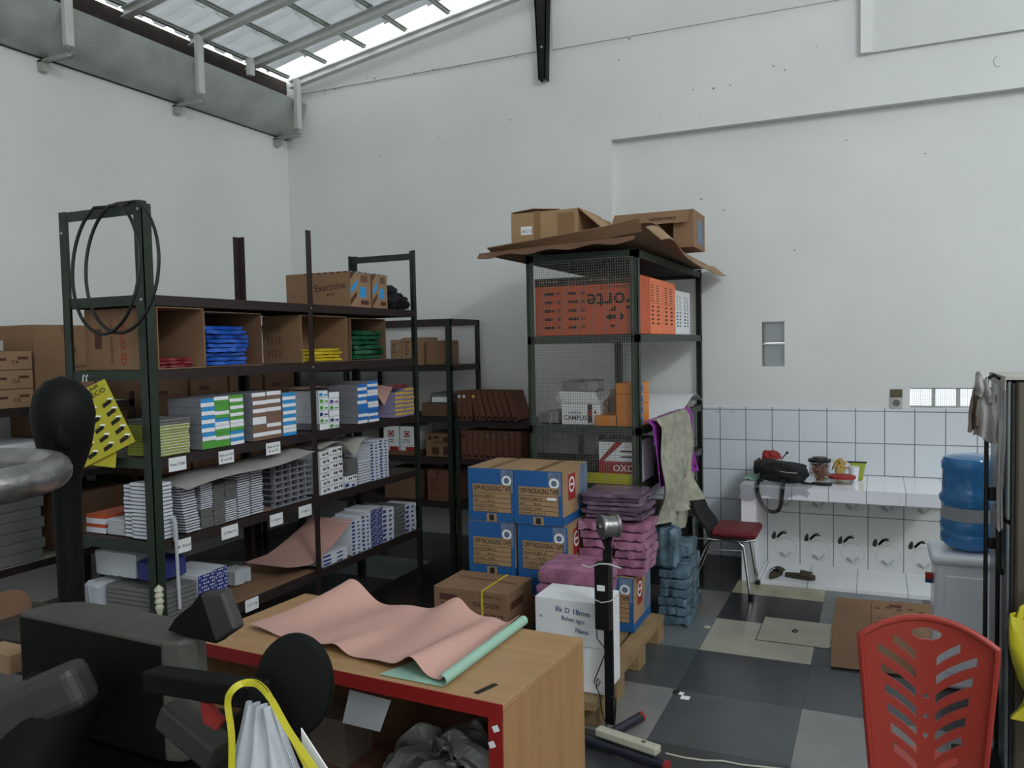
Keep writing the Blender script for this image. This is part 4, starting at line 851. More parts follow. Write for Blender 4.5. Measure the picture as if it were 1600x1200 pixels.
carton('white and dark red carton printed OXO on the lower shelf', (-1.475, -1.235, 4.46, 4.8, .842, 1.085), 'white_card', [('r', 'y', 0, 1, .22, .52, 1), ('t', 'y', .36, .28, .04, 'OXO', 2), ('p', 'y', [(.0, .52), (.12, .52), (.62, .98), (.42, .98)], 1), ('r', 'y', 0, 1, .98, 1, 0), ('r', 'y', .55, .9, .75, .78, 0), ('r', 'y', .55, .85, .62, .65, 0)], ['ink_black', 'ink_red', 'white_card'], tape=False)
m = MB(); m.box(-1.62, -1.225, 4.43, 4.458, .842, .90); tag(m.build('file_folder', 'bag_lemon'), 'yellow folder lying on the rail in front of the OXO carton', 'folder')
# cardboard roof of the rack and what lies on it
def roofcard(u, v):
    x = -1.93+.80*u; y = 4.27+1.95*v; z = 2.20+.085*math.exp(-((1-u)**2)/.02-((v-.12)**2)/.05)+.03*u*(1-v)
    if u < .12: x -= (.12-u)*1.2; z -= (.12-u)*.2
    return (x, y, z)
t = thing('cardboard_sheet', 'large ragged brown cardboard sheet roofing the mesh rack', 'cardboard', (-1.55, 5.2, 2.19))
m = MB(); m.sheet(roofcard, 30, 30, .006); m.build('sheet', 'card', t)
m = MB(); m.sheet(lambda u, v: (-1.13+.085*v+.01*math.sin(u*14), 4.28+1.93*u, (2.205+.085*math.exp(-((u-.12)**2)/.05))-.075*v+.004*math.sin(u*20)), 30, 5, .006); m.build('side_flap', 'card_light', t)
m = MB(); m.sheet(lambda u, v: (-2.05+.90*u, 4.27-.05*v, 2.196+.035*u+.06*max(0, u-.75)+.055*v*(.3+.9*u)), 26, 4, .006); m.build('front_flap', 'card', t)
m = MB(); m.sheet(lambda u, v: (-2.11+.93*u, 4.24-.03*v, 2.185+.035*u-.03*v-.008*math.sin(u*23)*v), 26, 3, .005); m.build('lower_flap', 'card_dark', t)
a = open_carton('brown taped carton with torn top on the cardboard roof, left one', (-2.155, -1.70, 4.80, 5.5, 2.235, 2.50), 'z', 'kraft', [('r', 'y', .15, .32, .45, .65, 0), ('r', 'y', .35, .45, .3, 1, 1), ('r', 'y', .7, .95, .15, .9, 1), ('t', 'y', .16, .5, .02, 'SKU 24', 2)], ['white_card', 'tape', 'page_grey'],
   flaps=[([(-2.155, 4.80, 2.50), (-2.15, 5.1, 2.50), (-1.93, 5.1, 2.55), (-2.0, 4.80, 2.515)], (0, 0, .004)), ([(-1.70, 4.80, 2.497), (-1.70, 5.24, 2.497), (-1.56, 5.22, 2.36), (-1.48, 4.82, 2.30)], (.004, 0, .004))])
b = (-1.60, -1.075, 5.25, 5.62, 2.26, 2.50)
t = thing('open_cardboard_box', 'brown carton lying on its side with a dark opening, right one on the roof', 'box', (-1.35, 5.4, 2.26)); m = MB(); x0, x1, y0, y1, z0, z1 = b; e = .005
m.box(x0, x1, y1-e, y1, z0, z1); m.box(x0, x1, y0, y1-e, z1-e, z1); m.box(x0, x1, y0, y1-e, z0, z0+e); m.box(x0, x0+e, y0, y1-e, z0+e, z1-e); m.box(x1-e, x1, y0, y1-e, z0+e, z1-e); m.box(x1-.13, x1-e, y0, y0+e, z0+e, z1-e); m.box(x0+e, x0+.1, y0, y0+e, z0+e, z1-e)
m.build('carton_body', 'card', t); m = MB(); m.prism([(x0, y0, z1), (x1-.02, y0, z1), (x1-.03, y0-.05, z1-.085), (x0-.01, y0-.05, z1-.085)], (0, -.004, -.002)); 
m.build('flap', 'card', t); m = MB(); m.prism([(x0+.30, y0-.0325, z1-.055+.002), (x0+.30, y0-.0325, z1-.055), (x0+.31, y0-.0325, z1-.055)], (0, 0, 0.0001)); 
m = MB(); R_, U_ = V((1, 0, 0)), V((0, .05, .085)).normalized(); o_ = V((x0+.25, y0-.045, z1-.062)); m.text('BOROBI 4 BOROB', .022, o_, R_, U_, 0, w=.17); m.text('HATI-HATI', .012, V((x0+.09, y0-.045, z1-.06)), R_, U_, 1, w=.08); m.build('printing', ['ink', 'ink_red'], t)
m = MB(); m.box(x1, x1+.0015, y0+.12, y1-.08, z0+.03, z1-.05); m.build('side_label', 'lilac_print', t)
# cloths hung over the side rail of the rack
def cloth(label, y0, y1, ztop, zl, zr, mt, x=-1.185, amp=.018, seed=0, n=34, swing=0.0, nm='cloth', lumps=0):
    def fn(u, v):
        z = ztop-(ztop-(zl+(zr-zl)*u))*v; f = amp*(.3+v)*math.sin(u*17+seed+2*v)+amp*.7*v*math.sin(u*31+seed*2)
        b = lumps*math.sin(v*9+seed+u*3)*v
        if v < .05: return (x-.03+(v/.05)*.03, y0+(y1-y0)*u, ztop+.0)
        return (x+.012+f*.8+.03*v+b, y0+(y1-y0)*(u*(1-.12*v*math.sin(v*3))+.03*v)+swing*v, z)
    m = MB(); m.sheet(fn, n, 30, .004); return tag(m.build(nm, mt), label, 'cloth')
cloth('second grey-green cloth reaching lowest, behind the purple one', 4.86, 5.66, 1.196, .44, .48, 'grey_cloth', x=-1.196, seed=5, amp=.02, lumps=.012)
cloth('purple cloth hanging behind the long grey cloth on the rack side rail', 4.44, 5.50, 1.204, .82, .77, 'purple_cloth', x=-1.165, amp=.010, seed=1)
cloth('long grey-green cloth with pale folds hung frontmost on the side rail', 4.47, 5.24, 1.212, .60, .64, 'grey_cloth', x=-1.125, seed=2, lumps=.03, amp=.03)
# ------------------------------------------------------------------ pallet and its load
t = thing('wooden_pallet', 'weathered wooden pallet carrying the blue tape cartons', 'pallet', (-1.6, 3.8, 0)); m = MB()
for i in range(9): x = -2.12+.1185*i; m.box(x, min(x+.10, -1.085), 3.18, 4.39, .112, .13)
m.build('deck_boards', 'pallet', t)
for k, x in enumerate((-2.12, -1.65, -1.185)):
    m = MB(); m.box(x, x+.10, 3.18, 4.39, .094, .1115); m.build('bearer', 'pallet', t)
    for y in (3.24, 3.50, 3.88, 4.265): m = MB(); m.box(x, x+.10, y, y+.12, .0, .094); m.build('block', 'pallet', t, bevel=.004)
TP = ['blue_card', 'lilac_print', 'kraft', 'ink_black', 'ink_red', 'white_card', 'tape']
def tapebox(label, b, group='blue tape cartons', tag_=False, top=True):
    it = [('r', 'y', .72, .98, .55, .98, 1), ('ring', 'y', .84, .78, .028, .012, 5), ('r', 'y', .10, .93, .17, .70, 2)]+[('r', 'y', .10, .93, v, v+.008, 3) for v in (.17, .26, .35, .44, .53)]+[('r', 'y', .10, .105, .17, .70, 3), ('r', 'y', .925, .93, .17, .70, 3), ('r', 'y', .38, .384, .17, .53, 3)]
    it += [('t', 'y', .13, .575, .028, 'OPP PACKAGING TAPE', 3), ('t', 'y', .13, .46, .011, 'PRODUCT NO.', 3), ('t', 'y', .42, .46, .011, 'DT-100', 3), ('t', 'y', .13, .37, .011, 'SIZE', 3), ('t', 'y', .42, .37, .011, '48 mm', 3), ('t', 'y', .13, .28, .011, 'COLOUR', 3), ('t', 'y', .42, .28, .011, 'CLEAR', 3), ('t', 'y', .13, .19, .011, 'QUANTITY', 3), ('t', 'y', .42, .19, .011, '72 ROLLS', 3)]
    it += [('r', 'y', .40, .62, .0, .15, 2), ('r', 'y', .46, .56, .02, .13, 3), ('r', 'x', 0, 1, .16, 1, 2), ('r', 'x', 0, 1, 0, .155, 0), ('p', 'x', [(.72, 1), (1, 1), (1, .16), (.55, .16)], 1), ('r', 'x', .22, .50, .42, .90, 4), ('ring', 'x', .36, .70, .042, .012, 5), ('r', 'x', .30, .42, .68, .72, 5), ('t', 'x', .12, .26, .018, 'DAIMARU TAPE', 3)]
    if tag_: it.append(('r', 'y', .70, .88, .47, .52, 5))
    t = carton(label, b, 'blue_card', it, TP, tape=False, group=group)
    m = MB(); m.box(b[0], b[1], b[2], b[3], b[5]-.0005, b[5]+.0012, 0); m.box((b[0]+b[1])/2-.02, (b[0]+b[1])/2+.02, b[2], b[3], b[5]+.001, b[5]+.0018, 1); m.build('lid', ['kraft', 'tape'], t); return t
H3 = .2885
for i in range(3):
    tapebox('blue OPP tape carton, %s of the left column on the pallet' % nth(i, 3), (-2.03+.004*i, -1.755+.004*i, 3.86, 4.25, .132+H3*i, .132+H3*(i+1)-.003))
    tapebox('blue OPP tape carton, %s of the right column on the pallet%s' % (nth(i, 3), ', white sticker' if i == 2 else ''), (-1.748+.012*(2-i), -1.475+.02*(2-i), 3.855+.01*(2-i), 4.245, .132+H3*i, .132+H3*(i+1)-.003), tag_=(i == 2))
tapebox('blue OPP tape carton alone on the pallet under the pink bundles, with red logo', (-1.43, -1.16, 4.04, 4.385, .132, .42))
def bundles(n, lab, b, mt, group, jit=.012, wob=.014): x0, x1, y0, y1, z0, z1 = b; pile(n, 'plastic_bundle', lab, 'bundle', x0, x1, y0, y1, z0, z1, mt, group, jit, wob=wob)
bundles(6, 'pink plastic-wrapped bundle, %s of the right stack by the blue cartons', (-1.27, -1.10, 4.05, 4.34, .425, .70), 'bag_pink', 'pink bundles')
bundles(6, 'pink plastic-wrapped bundle, %s of the left stack by the blue cartons', (-1.44, -1.275, 4.0, 4.32, .425, .715), 'bag_pink', 'pink bundles')
bundles(5, 'pink plastic-wrapped bundle, %s of the wide front stack', (-1.50, -1.17, 3.55, 3.83, .135, .585), 'bag_pink', 'pink bundles in front')
bundles(6, 'mauve film-wrapped bundle, %s of the stack before the mesh rack', (-1.44, -1.12, 4.05, 4.34, .718, .86), 'bag_mauve', 'mauve bundles', .02)
bundles(6, 'grey-blue plastic bundle, %s of the near floor stack by the chair', (-1.16, -.99, 4.58, 4.80, .0, .33), 'bag_teal', 'grey-blue bundles', .015, .02)
bundles(5, 'grey-blue plastic bundle, %s of the far floor stack by the chair', (-1.18, -1.02, 4.84, 5.10, .0, .42), 'bag_teal', 'grey-blue bundles', .015, .02)
packet('plastic_bag', 'grey-blue plastic bag leaning upright above the floor bundles', 'bag', (-1.20, -1.06, 4.56, 4.74, .335, .57), 'bag_teal', seed=44, wob=.04)
carton('white box with handwriting, upper of two at the pallet front', (-1.385, -1.06, 3.26, 3.47, .335, .535), 'white_card', [('t', 'y', .30, .72, .024, 'Bk D 18mm', 0, -4), ('t', 'y', .38, .52, .024, 'Bahan tgm', 0, -6), ('t', 'y', .58, .30, .020, 'Nami', 0, -6), ('t', 'y', .06, .55, .012, 'nt', 0), ('t', 'y', .88, .75, .02, 'F', 0)], ['ink_blue'], tape=False, group='white handwritten boxes')
carton('white box, lower of two at the pallet front', (-1.38, -1.062, 3.265, 3.475, .132, .333), 'white_card', tape=False, group='white handwritten boxes')
t = carton('brown carton with DOUBLE FOLIO printed upside down and a yellow strap', (-2.03, -1.62, 3.48, 3.78, .132, .452), 'card', [('t', 'y', .93, .66, .035, 'DOUBLE FOLIO', 0, 180), ('t', 'y', .88, .82, .024, 'BERGARIS', 0, 180), ('t', 'y', .62, .90, .012, 'PRODUKSI 1316', 0), ('r', 'y', .08, .32, .80, .90, 0), ('r', 'y', .1, .24, .72, .76, 0), ('ring', 'y', .22, .52, .055, .01, 0), ('t', 'z', .12, .62, .022, 'HATI-HATI BARANG CETAKAN', 0, -6), ('r', 'x', .1, .6, .72, .84, 0)], ['ink_brown'], tape=False)
m = MB(); e = .0015; m.box(-1.765, -1.753, 3.48-e, 3.78+e, .452, .452+e); m.box(-1.765, -1.753, 3.48-e, 3.48, .132, .452); m.box(-1.765, -1.753, 3.78, 3.78+e, .132, .452); m.build('strap', 'bag_lemon', t)
# ------------------------------------------------------------------ chair with maroon seat, facing the counter side
t = thing('chrome_chair', 'maroon padded chair with chrome legs and black shell back, beside the counter', 'chair', (-.93, 5.46, 0))
m = MB(); m.box(-.99, -.70, 5.27, 5.60, .375, .425); m.build('seat', 'maroon', t, bevel=.022, seg=4)
PR = [(-.72, .372), (-.86, .368), (-.95, .382), (-1.02, .47), (-1.075, .60), (-1.115, .70), (-1.145, .775)]
def shell(u, v):
    k = v*(len(PR)-1); i = min(int(k), len(PR)-2); f = k-i; x = PR[i][0]*(1-f)+PR[i+1][0]*f; z = PR[i][1]*(1-f)+PR[i+1][1]*f
    return (x-.025*math.sin(u*math.pi)*(v > .4)*(v-.4)-.05, 5.262+.345*(u+(.5-u)*.18*max(0, v-.7)/.3), z+.028*(v > .35))
m = MB(); m.sheet(shell, 14, 36, .016); m.build('back_shell', 'black_cloth', t)
for s, y in ((0, 5.29), (1, 5.575)):
    o_ = -.03 if s == 0 else .015
    m = MB(); P_ = [(-1.155, y+o_, .0), (-1.03, y, .29), (-1.005, y, .335), (-.97, y, .355), (-.86, y, .358), (-.81, y, .35), (-.78, y, .32), (-.735, y+o_, .0)]
    m.tube(P_, .0115, 10); lf = m.build('leg_frame', 'chrome', t); m = MB(); m.tube([(-1.03, y, .29), (-.772, y, .295)], .006, 8); m.build('stretcher', 'chrome', t)
    for x in (-1.155, -.735): MB().cyl((x, y+o_, 0), (x, y+o_, .03), .015, n=10).build('foot_cap', 'black_rubber', lf)
m = MB(); m.tube([(-1.12, 5.272, .372), (-1.08, 5.27, .36), (-.76, 5.27, .362), (-.71, 5.29, .372)], .008, 8); m.build('seat_rim', 'chrome', t)
cloth('black jacket hung over the back of the chrome chair', 5.26, 5.60, .79, .16, .10, 'black_cloth', x=-1.202, amp=.006, seed=3, nm='jacket')
packet('plastic_bag', 'small black and clear bag on top of the chair back', 'bag', (-1.22, -1.12, 5.42, 5.56, .80, .87), 'black_rubber', seed=51, wob=.03)
# ------------------------------------------------------------------ things on the counter
zc = .6695
t = thing('shoulder_bag', 'black zipped shoulder bag on the counter with its strap hanging down', 'bag', (-.59, 5.80, zc)); m = MB()
m.blob((-.60, 5.83, zc+.067), (.165, .10, .070), 3, .18, 4, M=Matrix.Rotation(.12, 4, 'Y')); m.build('bag_body', 'black_cloth', t)
m = MB(); m.tube([(-.62, 5.735, zc+.085), (-.55, 5.728, zc+.078), (-.49, 5.735, zc+.076)], .0022, 6); m.tube([(-.73, 5.75, zc+.12), (-.70, 5.745, zc+.12)], .002, 6); m.build('zip', 'zinc', t)
def ribbon(pts, w, th, mt, nm, par):
    m = MB(); P_ = [V(p) for p in pts]
    def fn(u, v):
        k = u*(len(P_)-1); i = min(int(k), len(P_)-2); f = k-i
        a, b, c, d = P_[max(i-1, 0)], P_[i], P_[i+1], P_[min(i+2, len(P_)-1)]
        p = .5*((2*b)+(c-a)*f+(2*a-5*b+4*c-d)*f*f+(3*b-a-3*c+d)*f**3); tn = (c-b).normalized()
        s_ = tn.cross(V((.35, -1, .15)).normalized()).normalized(); return p+s_*w*(v-.5)
    m.sheet(fn, 8*len(P_), 2, th); return m.build(nm, mt, par)
ribbon([(-.73, 5.70, zc+.03), (-.735, 5.60, zc+.004), (-.73, 5.598, zc-.05), (-.705, 5.596, zc-.12), (-.665, 5.594, zc-.163), (-.61, 5.594, zc-.165), (-.585, 5.594, zc-.12), (-.575, 5.596, zc-.05), (-.57, 5.60, zc+.004), (-.57, 5.70, zc+.03)], .026, .003, 'black_rubber', 'strap', t)
ribbon([(-.47, 5.76, zc+.01), (-.42, 5.745, zc+.006), (-.34, 5.73, zc+.006), (-.29, 5.725, zc+.01), (-.275, 5.745, zc+.012), (-.31, 5.76, zc+.008), (-.40, 5.775, zc+.006)], .018, .003, 'black_rubber', 'strap', t)
MB_ = MB(); MB_.sheet(lambda u, v: ((-.85+.46*u), (5.74-.135*min(v, .45)/.45), zc+.004-(.0 if v < .45 else .155*(v-.45)/.55)*(1-.5*max(0, u-.6))) if v < .45 else (-.85+.44*u+.008*math.sin(v*19), 5.602-.006*math.sin(u*30+v*8), zc+.004-.10*(v-.45)/.55*(1-.35*u+.2*math.sin(u*13))), 40, 16, .0015)
tag(MB_.build('plastic_wrap', 'clear_film'), 'crinkled clear plastic wrap over the left edge of the counter', 'plastic')
m = MB(); m.blob((-.775, 6.0, zc+.06), (.035, .06, .062), 6, .2, 4); tag(m.build('paper_bag', 'sandal'), 'olive brown paper bag standing behind the black bag', 'bag')
m = MB(); m.sheet(lambda u, v: (-.86+.14*u, 5.80+.18*v, zc+.008+.05*u*v+.005*math.sin(u*9)), 10, 6, .0015); tag(m.build('plastic_bag', 'mint_paper'), 'pale green plastic sheet at the left end of the counter', 'plastic')
t = thing('snack_packet', 'red and white crumpled snack packet standing behind the black bag', 'packet', (-.68, 6.0, zc)); m = MB(); m.blob((-.69, 6.0, zc+.135), (.058, .03, .05), 12, .35, 7); m.build('wrapper', 'ink_red', t); m = MB(); m.blob((-.715, 5.975, zc+.10), (.03, .02, .03), 14, .3, 7); m.build('white_patch', 'lab_white', t)
t = thing('glass_jar', 'small round jar with a black spoon knob behind the black bag', 'jar', (-.63, 5.98, zc)); m = MB(); m.lathe([(.04, .0), (.045, .03), (.045, .09), (.03, .11), (.03, .12)], (-.63, 5.98, zc), 20); m.build('jar_body', 'glass_clear', t); m = MB(); m.lathe([(.034, .12), (.034, .13), (.005, .134)], (-.63, 5.98, zc), 18); m.build('jar_lid', 'zinc', t); m = MB(); m.tube([(-.62, 5.98, zc+.13), (-.585, 5.98, zc+.175)], .004, 8); m.lathe([(.001, -.012), (.012, 0), (.001, .012)], (-.58, 5.98, zc+.18), 12); m.build('knob', 'black_rubber', t)
t = thing('cookie_jar', 'clear plastic jar of brown snacks with a black lid on the counter', 'jar', (-.36, 5.88, zc)); c = (-.36, 5.90, zc)
m = MB(); m.lathe([(.060, .001), (.068, .01), (.068, .125), (.060, .135)], c, 28); m.build('jar_body', 'glass_clear', t); m = MB(); m.lathe([(.07, .135), (.075, .138), (.075, .155), (.05, .158), (.045, .168), (.001, .168)], c, 28); m.build('jar_lid', 'black_rubber', t)
m = MB(); random.seed(3)
for i in range(70): a = random.uniform(0, 6.28); r = random.uniform(0, .043); p = V((c[0]+r*math.cos(a), c[1]+r*math.sin(a), zc+.018+random.uniform(0, .10))); m.lathe([(.001, -.006), (.014, -.004), (.015, .003), (.001, .006)], p, 9, M=Matrix.Rotation(random.uniform(-1, 1), 4, 'X'))
o = m.build('snacks', 'cookies', t); o['kind'] = 'stuff'
t = thing('food_tub', 'clear food tub with a red rim on the counter', 'tub', (-.215, 5.84, zc)); c = (-.215, 5.86, zc); m = MB(); m.lathe([(.06, 0), (.07, .035), (.07, .036)], c, 26, sx=1.15); m.build('tub', 'glass_clear', t); m = MB(); m.lathe([(.074, .036), (.076, .04), (.076, .052), (.07, .055), (.001, .055)], c, 26, sx=1.15); m.build('lid', 'ink_red', t)
m = MB()
for i in range(40):
    a, b2, r = random.uniform(0, 6.28), random.uniform(-.3, 1.5), .042; p = V((-.235+r*math.cos(a)*math.cos(b2), 6.0+r*math.sin(a)*math.cos(b2), zc+.09+r*math.sin(b2)*1.1)); q = p+V((random.uniform(-.02, .02), random.uniform(-.02, .02), random.uniform(-.02, .02))); m.tube([p, (p+q)/2+V((0, 0, .006)), q], .006, 6)
m.blob((-.235, 6.0, zc+.06), (.03, .03, .055), 2, .15, 5); tag(m.build('noodle_bag', 'noodle'), 'yellow curly noodles in a bag behind the red-rimmed tub', 'food')
m = MB(); m.lathe([(.026, 0), (.036, .10)], (-.145, 5.99, zc), 20); tag(m.build('cup', 'white_plastic'), 'small white cup behind the red-rimmed tub', 'cup')
t = thing('snack_packet', 'lime green snack pouch with a black top edge at the right of the tub', 'packet', (-.11, 6.05, zc)); m = MB(); m.prism([(-.16, 6.02, zc), (-.09, 6.02, zc), (-.07, 6.05, zc+.115), (-.17, 6.05, zc+.115)], (0, .03, 0)); m.build('pouch', 'lime', t, bevel=.004); m = MB(); m.box(-.185, -.065, 6.055, 6.075, zc+.113, zc+.124); m.build('pouch_clip', 'black_rubber', t)
# sandals on the plinth
for k, (cx, rot, lb) in enumerate(((-.635, 1.35, 'olive sandal seen end-on on the niche plinth'), (-.475, -.12, 'olive sandal lying sideways on the niche plinth, right of the other'))):
    t = thing('sandal', lb, 'sandal', (cx, 5.72, .03), 'pair of sandals'); R_ = Matrix.Translation((cx, 5.72, .031)) @ Matrix.Rotation(rot, 4, 'Z'); N_ = 22; pts = []
    for j in range(N_): a = 2*math.pi*j/N_; r = .036+.006*math.cos(2*a)-(.008 if abs(a-math.pi) < .9 else 0); pts.append(R_ @ V((.10*math.cos(a), r*math.sin(a)*(1+.25*math.cos(a)), 0)))
    m = MB(); m.prism(pts, (0, 0, .03)); m.build('sole', 'sandal', t, bevel=.004); m = MB(); m.sheet(lambda u, v: R_ @ V((.005+.07*u, -.045+.09*v, .03+.026*math.sin(v*math.pi)*(1-.3*u))), 6, 12, .006); m.build('strap', 'sandal', t)
# cardboard laid on the floor
for z, q, lb in ((.001, [(-.232, 5.45), (.35, 5.52), (.34, 4.9), (-.235, 4.82)], 'flattened printed carton lying on the floor before the plinth'), (.0065, [(-.235, 4.90), (.35, 4.94), (.36, 4.30), (-.21, 4.27)], 'plain flattened brown carton on the floor nearer the red chair')):
    t = thing('flattened_carton', lb, 'cardboard', (0, 4.9, 0)); m = MB(); m.prism([(a, b2, z) for a, b2 in q], (0, 0, .005)); m.build('sheet', 'card', t); zz_ = z+.0056; m = MB()
    x0, x1, y0, y1 = q[0][0], q[1][0], q[2][1], q[0][1]
    m.add([(x0+.2, y0+.02, zz_), (x0+.204, y0+.02, zz_), (x0+.204, y1-.02, zz_), (x0+.2, y1-.02, zz_)], [(0, 1, 2, 3)])
    if z < .005:
        for i in range(6): a, b2 = x0+.22+.06*i, 5.30+.03*(i % 2); m.add([(a, b2, zz_), (a+.03, b2, zz_), (a+.03, b2+.03, zz_), (a, b2+.03, zz_)], [(0, 1, 2, 3)])
        m.text('FRAGILE', .03, (x0+.24, 5.12, zz_), (1, 0, 0), (0, 1, 0), 0, w=.2); m.add([(x0+.3, 5.36, zz_), (x0+.37, 5.36, zz_), (x0+.37, 5.42, zz_), (x0+.3, 5.42, zz_)], [(0, 1, 2, 3)])
    m.build('printing', 'ink_brown', t)
# ------------------------------------------------------------------ water dispenser
t = thing('water_dispenser', 'white plastic water dispenser with an upturned blue bottle', 'dispenser', (.385, 4.36, 0)); m = MB()
m.prism([(.235, 4.20, 0), (.53, 4.20, 0), (.515, 4.20, .60), (.25, 4.20, .60)], (0, .30, 0)); m.build('dispenser_body', 'white_plastic', t, bevel=.03, seg=4)
m = MB(); m.box(.228, .527, 4.185, 4.51, .585, .635); m.build('top_cover', 'white_plastic', t, bevel=.022, seg=4)
m = MB(); m.box(.29, .47, 4.193, 4.205, .08, .54); m.build('rear_panel', 'white_plastic', t, bevel=.006)
m = MB(); m.box(.213, .245, 4.26, 4.29, .50, .525); m.build('tap', 'ink_red', t); m = MB(); m.box(.213, .245, 4.30, 4.33, .47, .515); m.build('tap', 'ink_blue', t)
m = MB(); c = (.41, 4.37, .62); s = 1.0
m.lathe([(.03, .0), (.05, .01), (.11, .03), (.132, .055), (.132, .085), (.126, .10), (.132, .115), (.135, .14), (.128, .155), (.125, .20), (.128, .235), (.138, .25), (.138, .27), (.126, .285), (.124, .39), (.128, .40), (.130, .43), (.118, .455), (.08, .465), (.001, .468)], c, 36); wb = m.build('water_bottle', 'water_blue', t)
m = MB(); m.lathe([(.1262, .155), (.1275, .156), (.1275, .225), (.1262, .226)], c, 36); m.build('bottle_label', 'label_strip', wb)
# slotted black stand with towels at its top
t = thing('slotted_stand', 'black upright slotted stand in front of the water dispenser', 'stand', (.405, 3.42, 0)); m = MB(); X0, X1, Y_ = .362, .415, 3.42
m.box(X0, X0+.014, Y_, Y_+.02, .02, 1.46); m.box(X0+.014, X1, Y_, Y_+.02, .0, .10)
for a, b2 in ((.42, .50), (.86, .90), (1.04, 1.09)): m.box(X0+.014, X1, Y_, Y_+.02, a, b2)
m.box(X1-.014, X1, Y_, Y_+.02, .10, 1.09); m.build('upright', 'black_steel', t, bevel=.004)
m = MB(); m.box(X0-.09, X1+.02, Y_-.15, Y_+.18, 0, .02); m.build('base', 'black_steel', t, bevel=.004)
m = MB(); m.tube([(X0+.007, Y_+.01, 1.44), (X0+.007, Y_+.01, 1.49), (X0+.03, Y_+.01, 1.505), (X0+.05, Y_+.01, 1.49)], .007, 8); m.build('hook', 'black_steel', t)
def fcloth(label, x0, x1, y, z0, z1, mt, seed, nm='towel', amp=.012):
    m = MB(); m.sheet(lambda u, v: (x0+(x1-x0)*(u*(.55+.45*v)+.22*(1-v)), y+amp*math.sin(u*11+seed)*(.4+v)+.01*math.sin(v*7+seed), z1-(z1-z0)*v+.015*math.sin(u*5+seed)), 18, 22, .006); return tag(m.build(nm, mt), label, 'towel')
fcloth('grey-white towel hung on the slotted stand', .325, .402, 3.385, 1.27, 1.475, 'towel', 1)
fcloth('brown towel hung left of the grey one on the stand', .305, .352, 3.40, 1.31, 1.44, 'towel_brown', 4)
fcloth('pale cloth bunched over the top of the slotted stand', .318, .378, 3.37, 1.42, 1.505, 'towel', 7)
fcloth('long pale towel hanging between stand and fridge', .398, .416, 3.37, .95, 1.47, 'towel', 9)
# ------------------------------------------------------------------ fridge
t = thing('refrigerator', 'old dark refrigerator with stickers on its door at the right edge', 'refrigerator', (.75, 3.55, 0)); 
m = MB(); m.box(.445, .98, 3.32, 3.77, .05, 1.49); m.build('cabinet', 'fridge_side', t, bevel=.012)
m = MB(); m.box(.4345, .4445, 3.315, 3.765, .07, 1.48); m.build('door_gasket', 'gasket', t)
for z0, z1 in ((.99, 1.487), (.07, .975)): m = MB(); m.box(.42, .434, 3.32, 3.77, z0, z1); fdoor = m.build('door', 'fridge_door', t, bevel=.005, seg=3)
m = MB(); m.tube([(.42, 3.38, .99), (.405, 3.38, .96), (.405, 3.38, .80), (.42, 3.38, .78)], .010, 8); m.build('door_handle', 'gasket', fdoor)
m = MB()
for y, z, a, b2 in ((3.46, 1.40, .05, .01), (3.60, 1.39, .02, .03), (3.42, 1.27, .02, .06), (3.55, 1.17, .03, .03)): m.box(.4192, .4199, y, y+a, z, z+b2)
m.build('sticker', 'ink_black', t); m = MB(); m.lathe([(.02, 0), (.02, .001)], (.4196, 3.52, 1.22), 16, M=Matrix.Rotation(-math.pi/2, 4, 'Y')); m.box(.4192, .4198, 3.45, 3.52, 1.04, 1.10); m.build('sticker', 'lab_white', t)
m = MB(); m.box(.415, .98, 3.31, 3.77, 1.492, 1.503); m.sheet(lambda u, v: (.4135-.004*math.sin(u*9)*v, 3.31+.44*u, 1.50-.045*v*(1-.4*u)), 10, 4, .003); tag(m.build('cover_cloth', 'paper'), 'pale cloth cover lying on top of the refrigerator', 'cloth')
# yellow bag at the right edge
m = MB()
def yb(u, v):
    a = 2*math.pi*u; w = .10*(1-v)**.7+.035*v if v < .75 else .05+.05*(v-.75)/.25
    return (.527+1.45*w*math.cos(a)*.7+.015*math.sin(a*3+v*6), 3.225+.065*math.sin(a)*(.6+.4*v)+.01*math.sin(a*5), .655-.33*v-.03*math.cos(a)*(v < .2))
m.sheet(yb, 28, 18, .0015); t = thing('plastic_bag', 'bright yellow plastic bag hanging on the refrigerator side at the right edge', 'bag', (.53, 3.22, .32)); m.build('bag_body', 'bag_lemon', t)
m = MB(); m.tube([(.445, 3.225, .64), (.46, 3.24, .70), (.53, 3.285, .745), (.60, 3.24, .70), (.61, 3.225, .64)], .011, 8); m.build('bag_handle', 'bag_lemon', t)
MB().tube([(.53, 3.325, .74), (.53, 3.28, .735), (.53, 3.27, .75)], .004, 6).build('hook', 'zinc', t)
# ------------------------------------------------------------------ red plastic chair, seen from behind
t = thing('plastic_chair', 'red moulded plastic chair with a leaf-vein slotted back, seen from behind', 'chair', (.12, 2.5, 0))
A_, B_ = at(1345, 1000, y=2.30), at(1557, 1020, y=2.34); W_ = (B_-A_).length*1.0; cx, cyb = (A_.x+B_.x)/2, 2.32; ZT = .80
ztop = at(1450, 973, y=2.32).z
def inside(u, z):
    """true where the backrest is solid; u runs -1..1 across, z metres above the seat line"""
    h = ztop-z
    c = (u/.23)**2+((h-.043)/.0165)**2
    if c < 1: return False
    if any((u/.05)**2+((h-q)/.007)**2 < 1 for q in (.215, .27, .325)): return False
    if abs(u) < .14 or abs(u) > .80-.12*max(0, h-.05): return True
    k = abs(u)
    for i in range(7 if u < 0 else 7):
        base = .115+.052*i+(.008 if u > 0 else 0)
        c_ = base-(.075*((k-.14)/.6)**.75)+.0
        if i == 0 and k > .5: continue
        if abs(h-c_) < .0125 and .16 < k < .79-.035*i: return False
    return True
